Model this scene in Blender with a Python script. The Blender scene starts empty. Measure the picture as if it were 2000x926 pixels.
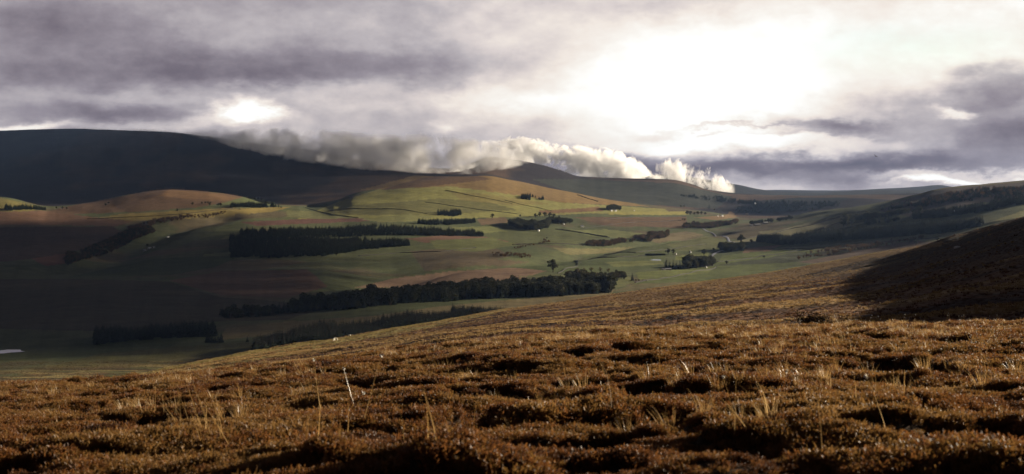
import bpy, math, random
import numpy as np

# ------------------------------------------------------------------ scene
scene = bpy.context.scene
col = scene.collection
RNG = np.random.default_rng(7)
F = 2747.0            # focal length in photo pixels (photo 2000 wide)
VH = 385.0            # eye level
SUN_AZ = math.radians(62.0)      # right of the view direction
SUN_EL = math.radians(13.0)
SUN = np.array([math.sin(SUN_AZ)*math.cos(SUN_EL), math.cos(SUN_AZ)*math.cos(SUN_EL), math.sin(SUN_EL)])

# ------------------------------------------------------------------ noise (numpy)
def _hash(ix, iy, iz, seed):
    h = (ix.astype(np.int64)*374761393 + iy.astype(np.int64)*668265263 + iz.astype(np.int64)*2147483647 + seed*1274126177) & 0xffffffff
    h = ((h ^ (h >> 13))*1274126177) & 0xffffffff
    h = ((h ^ (h >> 16))*2246822519) & 0xffffffff
    return ((h ^ (h >> 15)) & 0xffffff)/float(0xffffff)

def vnoise2(x, y, seed=0):
    ix = np.floor(x); iy = np.floor(y); fx = x-ix; fy = y-iy
    fx = fx*fx*fx*(fx*(fx*6-15)+10); fy = fy*fy*fy*(fy*(fy*6-15)+10)
    z = np.zeros_like(ix)
    a = _hash(ix, iy, z, seed); b = _hash(ix+1, iy, z, seed); c = _hash(ix, iy+1, z, seed); d = _hash(ix+1, iy+1, z, seed)
    return (a*(1-fx)+b*fx)*(1-fy) + (c*(1-fx)+d*fx)*fy

def fbm2(x, y, seed=0, octv=4, gain=0.5):
    t = 0; a = 1; s = 0
    for k in range(octv):
        ang = 0.6*k+0.3
        xr = x*math.cos(ang)-y*math.sin(ang); yr = x*math.sin(ang)+y*math.cos(ang)
        t = t + a*vnoise2(xr+17.3*k, yr-9.1*k, seed+k); s += a; a *= gain; x = x*2.03; y = y*2.03
    return t/s-0.5

def vnoise3(x, y, z, seed=0):
    ix = np.floor(x); iy = np.floor(y); iz = np.floor(z); fx = x-ix; fy = y-iy; fz = z-iz
    fx = fx*fx*(3-2*fx); fy = fy*fy*(3-2*fy); fz = fz*fz*(3-2*fz)
    def L(k):
        a = _hash(ix, iy, iz+k, seed); b = _hash(ix+1, iy, iz+k, seed); c = _hash(ix, iy+1, iz+k, seed); d = _hash(ix+1, iy+1, iz+k, seed)
        return (a*(1-fx)+b*fx)*(1-fy)+(c*(1-fx)+d*fx)*fy
    return L(0)*(1-fz)+L(1)*fz

def fbm3(x, y, z, seed=0, octv=4, gain=0.5):
    t = 0; a = 1; s = 0
    for k in range(octv):
        t = t+a*vnoise3(x+11.7*k, y+5.3*k, z-3.9*k, seed+k); s += a; a *= gain; x = x*2.07; y = y*2.07; z = z*2.07
    return t/s-0.5

def smooth(a, b, x):
    t = np.clip((x-a)/(b-a), 0, 1); return t*t*(3-2*t)

def pchip_slopes(x, y):
    """x, y: (K, ...) monotone x along axis 0; Fritsch-Carlson slopes"""
    h = np.diff(x, axis=0); d = np.diff(y, axis=0)/h
    m = np.zeros_like(y)
    w1 = 2*h[1:]+h[:-1]; w2 = h[1:]+2*h[:-1]
    ok = (d[:-1]*d[1:]) > 0
    with np.errstate(divide='ignore', invalid='ignore'):
        hm = (w1+w2)/(w1/d[:-1]+w2/d[1:])
    m[1:-1] = np.where(ok, hm, 0); m[0] = d[0]; m[-1] = d[-1]
    return m

def pchip1(xk, yk, xq):
    xk = np.asarray(xk, float); yk = np.asarray(yk, float); xq = np.clip(xq, xk[0], xk[-1])
    m = pchip_slopes(xk, yk); i = np.clip(np.searchsorted(xk, xq)-1, 0, len(xk)-2)
    h = xk[i+1]-xk[i]; t = (xq-xk[i])/h
    return (2*t**3-3*t**2+1)*yk[i]+(t**3-2*t**2+t)*h*m[i]+(-2*t**3+3*t**2)*yk[i+1]+(t**3-t**2)*h*m[i+1]

# ------------------------------------------------------------------ terrain
# Curves running across the country, nearest first: at a bearing u (photo px) -> depth y (m) and v (photo px).
def C(*pts): return pts          # (u, y, v)
CURVES = [
 ('n0',  C((-800,3,1985),(1000,3,1950),(3600,3,1850))),
 ('n1',  C((-800,9,960),(0,9,950),(1000,9,925),(2000,9,905),(3600,9,800))),
 ('n2',  C((-800,24,860),(0,22,822),(560,23,775),(1000,25,728),(1500,26,705),(2000,28,688),(3600,28,600))),
 ('crest',C((-800,36,800),(0,40,757),(250,44,741),(560,50,715),(780,55,686),(1000,60,663),(1250,62,650),(1500,62,641),(2000,62,629),(3600,62,520))),
 ('dip', C((-800,90,850),(0,95,790),(560,105,735),(1000,112,676),(1500,112,655),(2000,112,644),(2300,112,600),(2800,112,450),(3600,112,260))),
 ('low', C((-800,170,850),(0,190,782),(560,190,722),(1000,190,656),(1500,170,640),(1700,165,632),(2000,165,616),(2200,165,548),(2500,175,365),(2900,190,140),(3600,205,0))),
 ('spur',C((-800,270,860),(0,280,780),(560,300,702),(990,330,640),(1200,360,613),(1400,385,580),(1630,420,543),(1710,450,522),(1775,470,502),(1840,490,474),(1900,492,456),(1953,490,439),(2000,488,425),(2100,480,392),(2300,470,343),(2600,450,315),(3600,450,260))),
 ('edge',C((-800,360,850),(0,380,772),(250,440,737),(480,500,691),(700,580,655),(850,640,629),(990,690,605),(1200,780,575),(1350,830,553),(1500,860,532),(1642,870,507),(1743,870,488),(1840,870,475),(2000,900,450),(2300,900,400),(3600,900,300))),
 ('foot',C((-800,1150,740),(0,1180,718),(250,1240,706),(480,1290,698),(700,1270,680),(990,1350,668),(1200,1450,640),(1400,1600,612),(1600,1700,586),(1800,1700,565),(2000,1700,545),(3600,1700,420))),
 ('f2',  C((-800,1620,640),(0,1650,635),(480,1650,632),(700,1600,622),(990,1750,612),(1200,1850,596),(1400,2050,574),(1600,2200,552),(1800,2200,530),(2000,2200,505),(3600,2200,380))),
 ('f3',  C((-800,2350,563),(0,2350,562),(300,2300,566),(560,2250,572),(800,2200,572),(1000,2350,558),(1200,2450,548),(1400,2650,538),(1600,2750,520),(1800,2700,495),(2000,2650,465),(3600,2600,340))),
 ('f4',  C((-800,3000,524),(0,3000,524),(300,2900,530),(560,2850,530),(760,2800,546),(870,2800,532),(1000,2850,524),(1200,3050,518),(1400,3250,507),(1600,3300,488),(1800,3200,466),(2000,3000,430),(3600,3000,310))),
 ('q',   C((-800,3900,474),(0,3900,476),(250,3800,482),(480,3700,476),(640,3800,474),(800,4000,462),(1000,4050,470),(1200,4300,470),(1400,4400,462),(1550,4100,456),(1700,3800,446),(1850,3600,430),(2000,3400,410),(3600,3400,280))),
 ('q2',  C((-800,4700,440),(0,4700,440),(130,4700,442),(300,4600,442),(480,4500,440),(640,4700,436),(800,4900,424),(1000,5100,430),(1200,5400,430),(1350,5500,434),(1450,5300,438),(1550,4700,436),(1700,4200,422),(1850,4000,402),(2000,3900,384),(3600,3900,240))),
 ('mid', C((-800,5600,395),(0,5600,387),(100,5600,405),(160,5700,399),(250,5900,381),(330,6000,371),(400,6000,374),(470,6000,384),(530,6000,399),(600,6100,401),(660,6200,391),(690,6300,379),(756,6400,366),(820,6500,354),(870,6600,348),(946,6700,344),(1027,6700,360),(1124,6800,377),(1189,6900,390),(1300,7000,404),(1400,6900,416),(1450,6600,426),(1500,6000,427),(1597,5300,413),(1662,5000,404),(1740,4800,392),(1775,4700,384),(1856,4700,366),(1921,4700,360),(2000,4700,352),(2200,4700,320),(3600,4700,200))),
 ('dip2',C((-800,6300,400),(0,6300,402),(330,6700,392),(530,6600,402),(690,6900,388),(946,7300,358),(1124,7400,386),(1300,7600,404),(1450,7300,420),(1600,6400,424),(1775,5900,410),(2000,5900,380),(3600,5900,240))),
 ('wood',C((-800,7300,350),(0,7300,345),(330,7400,345),(600,7600,356),(756,7800,348),(946,8100,345),(1124,8200,373),(1230,8200,382),(1330,8200,388),(1400,8100,400),(1450,8000,401),(1500,8000,393),(1560,8000,388),(1650,7800,387),(1775,7400,392),(2000,7400,370),(3600,7400,260))),
 ('high',C((-800,8500,265),(0,8500,255),(130,8500,252),(300,8500,256),(400,8500,264),(470,8600,275),(540,8700,285),(600,8800,292),(700,8900,312),(800,9000,326),(880,9200,330),(925,9300,318),(955,9300,307),(982,9300,310),(1051,9300,321),(1092,9300,332),(1134,9300,345),(1175,9300,347),(1230,9300,349),(1312,9300,352),(1350,9300,360),(1381,9300,371),(1450,9300,379),(1550,9300,383),(1700,9300,380),(2000,9300,370),(3600,9300,300))),
 ('dip3',C((-800,9800,300),(0,9800,290),(600,10000,325),(955,10400,345),(1134,10400,365),(1300,10400,368),(1500,10400,386),(1700,10400,384),(2000,10400,375),(3600,10400,320))),
 ('back',C((-800,11800,330),(600,11800,345),(1134,11800,356),(1230,11800,350),(1290,11800,342),(1340,11800,346),(1395,11800,354),(1446,11800,361),(1479,11800,368),(1524,11800,374),(1605,11800,377),(1646,11800,375),(1700,11800,372),(2000,11800,372),(3600,11800,340))),
 ('dip4',C((-800,12900,350),(1300,12900,372),(1600,12900,381),(2000,12900,378),(3600,12900,350))),
 ('last',C((-800,14800,355),(1300,14800,374),(1560,14800,372),(1620,14800,374),(1694,14800,371),(1791,14800,365),(1834,14800,361),(1866,14800,365),(2000,14800,370),(3600,14800,350))),
 ('end', C((-800,16400,372),(3600,16400,372))),
]
CNAMES = [c[0] for c in CURVES]

UC = np.concatenate([np.arange(-800, -60, 20), np.arange(-60, 2060, 2.0), np.arange(2060, 3601, 20)])
SC = (UC-1000)/F
def _rings():
    y = [3.0]
    while y[-1] < 16380:
        k = 0.012 if y[-1] < 900 else 0.0058
        y.append(y[-1]*(1+k))
    return np.array(y)
YR = _rings()
KY = []; KZ = []
for nm, pts in CURVES:
    p = np.array(pts, float)
    yy = pchip1(p[:, 0], p[:, 1], UC); vv = pchip1(p[:, 0], p[:, 2], UC)
    KY.append(yy); KZ.append(-(vv-VH)/F*yy)
KY = np.array(KY); KZ = np.array(KZ)
LK = np.log(KY)
MS = pchip_slopes(LK, KZ)
LQ = np.log(YR)
NC = len(UC); NR = len(YR)
Z = np.zeros((NR, NC))
for j in range(NC):
    xk = LK[:, j]; i = np.clip(np.searchsorted(xk, LQ)-1, 0, len(xk)-2)
    h = xk[i+1]-xk[i]; t = np.clip((LQ-xk[i])/h, 0, 1)
    Z[:, j] = (2*t**3-3*t**2+1)*KZ[i, j]+(t**3-2*t**2+t)*h*MS[i, j]+(-2*t**3+3*t**2)*KZ[i+1, j]+(t**3-t**2)*h*MS[i+1, j]
YY = np.repeat(YR[:, None], NC, 1); XX = YY*SC[None, :]
def cy(name): return KY[CNAMES.index(name)][None, :]
VCLEAN = VH - F*Z/YY
# relief
near = 1-smooth(70, 130, YY)
hum = (fbm2(XX/1.2, YY/0.8, 3, 3)*0.24 + np.abs(fbm2(XX/2.6, YY/1.8, 9, 2))*0.5 - 0.10)*smooth(3, 9, YY)
Z = Z + hum*near
HOL = smooth(0.01, 0.13, -fbm2(XX/1.5+0.35*YY/1.5, YY/0.95, 19, 3))          # peaty hollows between the hummocks
HOL = np.maximum(HOL, 0.75*smooth(0.05, 0.17, -fbm2(XX/0.85+0.3*YY, YY/0.6, 57, 3)))
Z = Z - 0.31*HOL*near*(0.3+0.7*smooth(9, 15, YY))
hs = smooth(90, 160, YY)*(1-smooth(900, 1100, YY))
Z = Z + hs*(fbm2(XX/26, YY/60, 21, 4)*1.6*(1-0.6*smooth(60, 110, XX)) + np.minimum(fbm2(XX/4.5, YY/9.0, 27, 2)*0.55, 0.16))
Z = Z + hs*(fbm2(XX/75+YY/95, YY/15, 81, 5, 0.6)*1.7)*(1-0.5*smooth(60, 110, XX))
val = smooth(950, 1500, YY)*(1-smooth(5500, 7500, YY))
Z = Z + val*(fbm2(XX/420, YY/420, 41, 4)*15 + fbm2(XX/130, YY/170, 46, 3)*5.0 + fbm2(XX/50, YY/60, 44, 3)*1.6)
# stream gully in the middle of the valley
def gully(pts, depth, width):
    global Z
    p = np.array([((u-1000)/F*y, y) for u, y in pts]); best = np.full(XX.shape, 1e9)
    for a, b in zip(p[:-1], p[1:]):
        d = b-a; t = np.clip(((XX-a[0])*d[0]+(YY-a[1])*d[1])/(d@d), 0, 1)
        best = np.minimum(best, np.hypot(XX-a[0]-t*d[0], YY-a[1]-t*d[1]))
    Z -= depth*np.exp(-(best/width)**2)
gully([(640,2350),(700,2500),(790,2700),(850,2850),(960,3000),(1040,3150),(1130,3500),(1190,3900),(1290,4300),(1400,4700)], 17, 62)
gully([(150,3000),(220,3500),(270,4000),(330,4500),(440,4900)], 20, 80)
far = smooth(6200, 8000, YY)
Z = Z + far*(fbm2(XX/700, YY/700, 61, 5, 0.55)*34)*smooth(0, 1, np.abs(VCLEAN-0)/1) * 0.55
# level ground for the loch
POND = [(-215,688),(-190,689.6),(-120,690.8),(5,690.5),(22,688.6),(40,687.4),(50,686.4),(42,685.6),(40,682.8),(14,682.8),(5,684.2),(-120,684.4),(-185,685.6),(-210,686.9)]
def inpoly(px, py, poly):
    r = np.zeros(px.shape, bool); n = len(poly)
    for i in range(n):
        x1, y1 = poly[i]; x2, y2 = poly[(i+1) % n]
        if y1 == y2: continue
        c = ((y1 > py) != (y2 > py)) & (px < (x2-x1)*(py-y1)/(y2-y1)+x1)
        r ^= c
    return r
POND_Z = -150.5
def px2plane(u, v, z): y = -z*F/(v-VH); return ((u-1000)/F*y, y)
pondxy = [px2plane(u, v, POND_Z) for u, v in POND]
pc = np.array(pondxy).mean(0)
dp = np.hypot((XX-pc[0])/170, (YY-pc[1])/75)
w = 1-smooth(0.6, 1.6, dp)
Z = Z*(1-w)+(POND_Z-0.6)*w
VV = VH - F*Z/YY

def zat(x, y):
    x = np.asarray(x, float); y = np.asarray(y, float)
    s = np.clip(x/y, SC[0], SC[-1]-1e-9); l = np.clip(np.log(np.clip(y, YR[0], YR[-1]*0.9999)), LQ[0], LQ[-1]-1e-9)
    j = np.clip(np.searchsorted(SC, s, 'right')-1, 0, NC-2); i = np.clip(np.searchsorted(LQ, l, 'right')-1, 0, NR-2)
    a = (s-SC[j])/(SC[j+1]-SC[j]); b = (l-LQ[i])/(LQ[i+1]-LQ[i])
    return (Z[i, j]*(1-a)+Z[i, j+1]*a)*(1-b)+(Z[i+1, j]*(1-a)+Z[i+1, j+1]*a)*b

def ground(u, v, ymin=950, ymax=9000):
    """the point of the country seen at bearing u, height v, not nearer than ymin"""
    j = int(np.clip(np.searchsorted(UC, u), 0, NC-1))
    i0 = np.searchsorted(YR, ymin); i1 = np.searchsorted(YR, ymax)
    vv = VV[i0:i1, j]; k = np.argmax(vv <= v)
    if not (vv <= v).any(): k = int(np.argmin(vv))
    y = YR[i0+k]
    if k > 0 and vv[k-1] > v:
        t = (vv[k-1]-v)/max(vv[k-1]-vv[k], 1e-6); y = YR[i0+k-1]*(1-t)+YR[i0+k]*t
    x = (u-1000)/F*y
    return np.array([x, y, float(zat(x, y))])

# ------------------------------------------------------------------ ground cover colours (what grows where, plus some painted shade and haze tint)
ALB = np.zeros((NR, NC, 3))
def setc(mask, c): ALB[mask] = c
def mixc(w, c):
    global ALB
    ALB = ALB*(1-w[..., None])+np.array(c)*w[..., None]
moor = np.array((0.024, 0.019, 0.020))
ALB[:] = (0.088, 0.098, 0.044)
n1 = fbm2(XX/300, YY/380, 71, 4); n2 = fbm2(XX/120, YY/500, 75, 4)
mixc(smooth(0.02, 0.14, n1), (0.105, 0.085, 0.048))
mixc(smooth(0.05, 0.16, n2)*0.7, (0.066, 0.080, 0.036))
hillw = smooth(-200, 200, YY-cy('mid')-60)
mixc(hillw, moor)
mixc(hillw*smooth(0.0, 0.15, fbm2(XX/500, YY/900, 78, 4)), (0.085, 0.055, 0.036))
mixc(smooth(9500, 10600, YY), (0.020, 0.023, 0.026))  # farthest ridges darkened and blued: haze tint put into the colour
# near slopes
nearw = 1-smooth(-20, 40, YY-cy('edge'))
mixc(nearw, (0.105, 0.054, 0.030))
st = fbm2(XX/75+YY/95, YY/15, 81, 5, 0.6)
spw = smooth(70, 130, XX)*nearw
mixc(spw, (0.020, 0.014, 0.012))  # the spur's shade put into the colour, near black over the brown
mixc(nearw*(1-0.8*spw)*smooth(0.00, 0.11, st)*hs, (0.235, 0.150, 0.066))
mixc(nearw*smooth(0.02, 0.12, fbm2(XX/60+YY/80, YY/11, 85, 5, 0.6))*hs, (0.040, 0.022, 0.017))
fgw = 1-smooth(80, 110, YY)
mixc(fgw, (0.034, 0.021, 0.013))
jit = fbm2(XX/90, YY/90, 91, 3)
jitv = fbm2(XX/(0.012*YY+1), np.log(YY)*60, 93, 3)
def field(pts, c, y0=950, y1=7600, soft=1.0, w=1.0):
    m = inpoly(UC[None, :]+jit*5, VV+jitv*1.2*soft, pts) & (YY > y0) & (YY < y1)
    ALB[m] = ALB[m]*(1-w)+np.array(c)*w
G = (0.130, 0.155, 0.050); YG = (0.25, 0.225, 0.075); BR = (0.125, 0.075, 0.042); PK = (0.205, 0.135, 0.088)
TA = (0.200, 0.150, 0.075); DK = (0.030, 0.028, 0.020); OR = (0.195, 0.130, 0.054); DG = (0.055, 0.072, 0.028)
field([(-80,440),(-80,392),(0,386),(80,404),(60,414)], (0.15,0.13,0.045))
field([(40,424),(130,404),(200,390),(330,366),(490,384),(440,396),(380,406),(250,414)], (0.125,0.076,0.044))
field([(310,384),(330,370),(430,380),(470,388),(430,392)], (0.170,0.100,0.050))
field([(430,398),(478,384),(552,398),(500,403)], (0.10,0.115,0.048))
field([(150,432),(240,418),(395,409),(570,404),(530,414),(440,421),(330,429),(255,432)], (0.215,0.165,0.055))
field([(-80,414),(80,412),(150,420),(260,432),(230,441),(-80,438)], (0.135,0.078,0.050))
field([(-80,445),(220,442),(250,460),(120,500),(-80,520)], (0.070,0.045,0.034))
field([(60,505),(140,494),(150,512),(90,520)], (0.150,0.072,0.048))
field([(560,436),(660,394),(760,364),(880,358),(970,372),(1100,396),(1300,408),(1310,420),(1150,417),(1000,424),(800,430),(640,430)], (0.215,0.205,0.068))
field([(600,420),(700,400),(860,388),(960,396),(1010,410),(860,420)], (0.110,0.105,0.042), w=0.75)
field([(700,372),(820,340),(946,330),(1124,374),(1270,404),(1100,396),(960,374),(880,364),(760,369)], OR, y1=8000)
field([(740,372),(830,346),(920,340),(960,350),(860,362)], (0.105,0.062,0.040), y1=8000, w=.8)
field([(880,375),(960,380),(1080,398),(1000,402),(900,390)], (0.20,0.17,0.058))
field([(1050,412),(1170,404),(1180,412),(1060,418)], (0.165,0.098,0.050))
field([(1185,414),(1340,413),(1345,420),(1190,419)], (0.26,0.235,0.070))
field([(1120,424),(1340,423),(1345,446),(1180,441)], (0.125,0.080,0.046))
field([(1350,425),(1420,420),(1425,410),(1440,424),(1400,430)], (0.190,0.125,0.062))
field([(930,450),(1110,447),(1190,463),(1130,478),(980,475)], (0.090,0.098,0.040))
field([(470,434),(660,424),(770,430),(500,441)], (0.120,0.062,0.048))
field([(790,466),(860,460),(950,463),(1000,472),(830,474)], (0.155,0.090,0.060))
field([(690,562),(770,544),(870,531),(1000,523),(1070,528),(1000,550),(800,562)], PK)
field([(330,548),(430,530),(600,526),(640,560),(560,582),(430,576)], (0.115,0.068,0.046))
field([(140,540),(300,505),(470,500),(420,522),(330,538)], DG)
field([(620,498),(830,486),(870,494),(760,512),(600,512)], (0.085,0.092,0.040))
field([(800,490),(960,480),(1000,500),(920,520),(830,530)], (0.095,0.075,0.045))
field([(1000,522),(1130,508),(1300,502),(1290,526),(1100,533)], (0.078,0.094,0.036))
field([(1130,500),(1320,470),(1410,474),(1400,488),(1300,500),(1150,508)], (0.085,0.098,0.038))
field([(1230,556),(1300,538),(1400,512),(1590,488),(1610,500),(1500,530),(1380,548)], (0.092,0.108,0.036))
field([(1390,520),(1560,492),(1620,500),(1560,512)], (0.060,0.066,0.034))
field([(1190,570),(1240,555),(1400,548),(1500,532),(1380,560)], (0.120,0.105,0.050))
field([(1300,478),(1378,462),(1420,468),(1404,484),(1330,490)], (0.120,0.125,0.050))
field([(1410,500),(1450,494),(1560,488),(1500,504),(1400,516)], (0.105,0.125,0.040))
field([(1240,532),(1290,528),(1400,520),(1380,534),(1250,546)], (0.130,0.145,0.046))
field([(1000,540),(1090,536),(1230,540),(1240,552),(1190,566),(1200,545)], (0.125,0.130,0.052))
field([(840,470),(960,464),(1010,478),(930,492),(850,486)], (0.120,0.128,0.048))
field([(-80,640),(-80,545),(160,545),(330,550),(430,580),(560,590),(640,600),(560,625),(420,628),(240,648)], (0.058,0.048,0.030))  # left floor painted darker to deepen the cloud shade lying on it
field([(430,448),(520,444),(480,456),(400,462),(330,466)], (0.105,0.115,0.050))
field([(380,470),(460,466),(440,480),(340,486)], (0.080,0.075,0.040))
field([(400,496),(450,492),(446,500),(398,501)], (0.150,0.155,0.065))
field([(440,462),(520,460),(515,465),(430,467)], (0.150,0.150,0.065))
field([(560,410),(640,414),(700,426),(620,428),(560,424)], (0.135,0.135,0.058))
field([(700,428),(800,418),(850,424),(820,432),(740,434)], (0.170,0.170,0.064))
field([(930,428),(985,424),(1000,434),(940,440)], (0.145,0.100,0.056))
field([(880,444),(960,442),(990,452),(920,458)], (0.155,0.165,0.062))
field([(1110,450),(1180,448),(1260,456),(1220,466),(1160,462)], (0.140,0.150,0.058))
field([(1080,484),(1160,486),(1240,482),(1200,494),(1110,498)], (0.165,0.150,0.068))
field([(1260,462),(1340,452),(1378,458),(1330,468),(1280,474)], (0.150,0.120,0.066))
field([(1320,500),(1385,494),(1380,506),(1318,508)], (0.150,0.165,0.054))
field([(1180,512),(1290,508),(1296,516),(1200,522)], (0.150,0.160,0.056))
field([(860,500),(960,506),(1040,512),(980,520),(900,518)], (0.105,0.080,0.050))
field([(1455,486),(1530,477),(1505,490),(1450,494)], (0.165,0.105,0.068))
field([(1430,472),(1560,440),(1640,420),(1700,412),(1640,446),(1500,472)], (0.195,0.180,0.095))
field([(1480,452),(1640,440),(1700,432),(1600,458),(1500,470)], (0.205,0.190,0.100))
field([(1840,468),(2040,416),(2040,398),(1920,438),(1850,452)], (0.170,0.165,0.062), y0=1500)
field([(1500,486),(1700,470),(1900,448),(1840,470),(1640,490)], (0.150,0.150,0.080))
field([(1560,512),(1640,496),(1780,470),(1830,474),(1640,520)], (0.125,0.088,0.062))
field([(430,664),(440,642),(560,628),(720,618),(860,598),(1060,580),(1200,566),(1190,580),(1000,612)], (0.155,0.125,0.062))
field([(240,652),(430,628),(415,640),(260,656)], (0.085,0.098,0.036))
field([(0,740),(200,690),(420,672),(520,668),(480,690),(250,740)], (0.085,0.082,0.032), y0=420)
field([(1455,418),(1500,392),(1560,386),(1660,386),(1640,396),(1580,410)], (0.022,0.026,0.024), y0=6500, y1=9000)
field([(1715,412),(1760,392),(1850,368),(1930,362),(2080,348),(2080,378),(1900,398),(1780,424)], (0.075,0.060,0.052), y0=3500)
field([(1040,350),(1140,350),(1320,358),(1430,384),(1400,408),(1200,396),(1100,372)], (0.042,0.045,0.034), y0=7000, y1=9900)
# rough grazing on the slope below the moor at the left
rg = smooth(0, 60, YY-cy('edge'))*(1-smooth(-120, 60, YY-cy('foot')))*(1-smooth(430, 620, UC))[None, :]
mixc(rg*smooth(-0.03, 0.08, fbm2(XX/60+YY/110, YY/19, 151, 5, 0.6)), (0.125, 0.078, 0.040))
mixc(rg*smooth(0.02, 0.12, fbm2(XX/42+YY/90, YY/14, 155, 5, 0.6))*0.8, (0.030, 0.026, 0.016))
mixc(rg*smooth(0.04, 0.13, fbm2(XX/70+YY/120, YY/12, 159, 4, 0.6)), (0.20, 0.155, 0.062))
# pale grass strip along the lip of the near hill
field([(200,748),(250,735),(480,690),(700,653),(850,626),(990,602),(990,606),(840,640),(700,664),(620,682),(400,724)], (0.245,0.195,0.075), y0=250, y1=760, soft=1.6)
field([(1060,600),(1200,574),(1350,552),(1500,530),(1640,505),(1840,472),(1840,480),(1700,505),(1560,540),(1300,590)], (0.215,0.135,0.060), y0=250, y1=950, soft=2.5, w=.6)
# sheep tracks and burnt strips on the near hill
def track(pts, width, c, y0=120, y1=900, w=1.0):
    best = np.full(XX.shape, 1e9)
    for a, b in zip(pts[:-1], pts[1:]):
        a = np.array(a, float); b = np.array(b, float); d = b-a
        t = np.clip(((UC[None, :]-a[0])*d[0]+(VV-a[1])*d[1])/(d@d), 0, 1)
        best = np.minimum(best, np.hypot((UC[None, :]-a[0]-t*d[0])*0.35, VV-a[1]-t*d[1]))
    m = (best < width) & (YY > y0) & (YY < y1)
    ALB[m] = ALB[m]*(1-w)+np.array(c)*w
track([(770,654),(800,668),(750,668)], 1.6, (0.26,0.19,0.075))
track([(830,646),(880,662),(893,668)], 1.3, (0.24,0.17,0.07))
track([(1190,590),(1240,605)], 1.3, (0.26,0.18,0.08))
track([(1110,666),(1180,650),(1300,622),(1380,600)], 2.6, (0.035,0.022,0.018))
ALB *= (1+0.30*fbm2(XX/(0.004*YY+0.6), YY/(0.012*YY+0.8), 97, 3))[..., None]

# ------------------------------------------------------------------ helpers
def tag(o, label=None, cat=None, group=None, kind=None):
    if label: o['label'] = label
    if cat: o['category'] = cat
    if group: o['group'] = group
    if kind: o['kind'] = kind
    return o

def mesh_np(name, verts, faces, loops_per=None):
    """verts (n,3); faces (m,k) array of equal-sized polygons"""
    me = bpy.data.meshes.new(name)
    verts = np.asarray(verts, np.float32); faces = np.asarray(faces, np.int32)
    m, k = faces.shape
    me.vertices.add(len(verts)); me.vertices.foreach_set('co', verts.ravel())
    me.loops.add(m*k); me.loops.foreach_set('vertex_index', faces.ravel())
    me.polygons.add(m); me.polygons.foreach_set('loop_start', np.arange(0, m*k, k, dtype=np.int32))
    me.update(calc_edges=True)
    return me

def link(name, me, mat=None, parent=None):
    o = bpy.data.objects.new(name, me); col.objects.link(o)
    if mat is not None and me is not None and not me.materials: me.materials.append(mat)
    if parent is not None: o.parent = parent
    return o

class NT:
    """terse node building"""
    def __init__(s, tree): s.t = tree; tree.nodes.clear()
    def n(s, typ, **kw):
        nd = s.t.nodes.new(typ)
        for k, v in kw.items():
            if k.startswith('i_'):
                nd.inputs[int(k[2:]) if k[2:].isdigit() else k[2:].replace('_', ' ')].default_value = v
            else: setattr(nd, k, v)
        return nd
    def l(s, a, b): s.t.links.new(a, b)
    def m(s, op, a, b=None, c=None, clamp=False):
        nd = s.t.nodes.new('ShaderNodeMath'); nd.operation = op; nd.use_clamp = clamp
        for i, v in enumerate((a, b, c)):
            if v is None: continue
            if isinstance(v, (int, float)): nd.inputs[i].default_value = v
            else: s.l(v, nd.inputs[i])
        return nd.outputs[0]
    def ramp(s, fac, stops, interp='LINEAR'):
        nd = s.t.nodes.new('ShaderNodeValToRGB'); cr = nd.color_ramp; cr.interpolation = interp
        while len(cr.elements) < len(stops): cr.elements.new(0.5)
        for e, (p, c) in zip(cr.elements, stops):
            e.position = p; e.color = (*c, 1)
        if fac is not None: s.l(fac, nd.inputs[0])
        return nd.outputs[0]
    def noise(s, vec, scale, detail=4, rough=0.5, dist=0.0, lac=2.0):
        nd = s.n('ShaderNodeTexNoise'); nd.inputs['Scale'].default_value = scale; nd.inputs['Detail'].default_value = detail
        nd.inputs['Roughness'].default_value = rough; nd.inputs['Distortion'].default_value = dist; nd.inputs['Lacunarity'].default_value = lac
        if vec is not None: s.l(vec, nd.inputs['Vector'])
        return nd.outputs[0]
    def mix(s, fac, a, b, blend='MIX'):
        nd = s.t.nodes.new('ShaderNodeMix'); nd.data_type = 'RGBA'; nd.blend_type = blend
        for sock, v in ((nd.inputs[0], fac), (nd.inputs[6], a), (nd.inputs[7], b)):
            if isinstance(v, (int, float)): sock.default_value = v
            elif isinstance(v, tuple): sock.default_value = (*v, 1)
            else: s.l(v, sock)
        return nd.outputs[2]

def new_mat(name):
    m = bpy.data.materials.new(name); m.use_nodes = True
    return m, NT(m.node_tree)

def simple_mat(name, c, rough=0.8, spec=0.2, var=0.25, scale=3.0):
    m, g = new_mat(name)
    pos = g.n('ShaderNodeNewGeometry').outputs['Position']
    n = g.noise(pos, scale, 4, 0.6)
    f = g.m('MULTIPLY_ADD', n, 2*var, 1-var)
    b = g.n('ShaderNodeBsdfPrincipled'); o = g.n('ShaderNodeOutputMaterial')
    vm = g.n('ShaderNodeVectorMath', operation='SCALE'); vm.inputs[0].default_value = c; g.l(f, vm.inputs['Scale'])
    g.l(vm.outputs[0], b.inputs['Base Color']); b.inputs['Roughness'].default_value = rough; b.inputs['Specular IOR Level'].default_value = spec
    g.l(b.outputs[0], o.inputs[0]); return m

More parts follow.
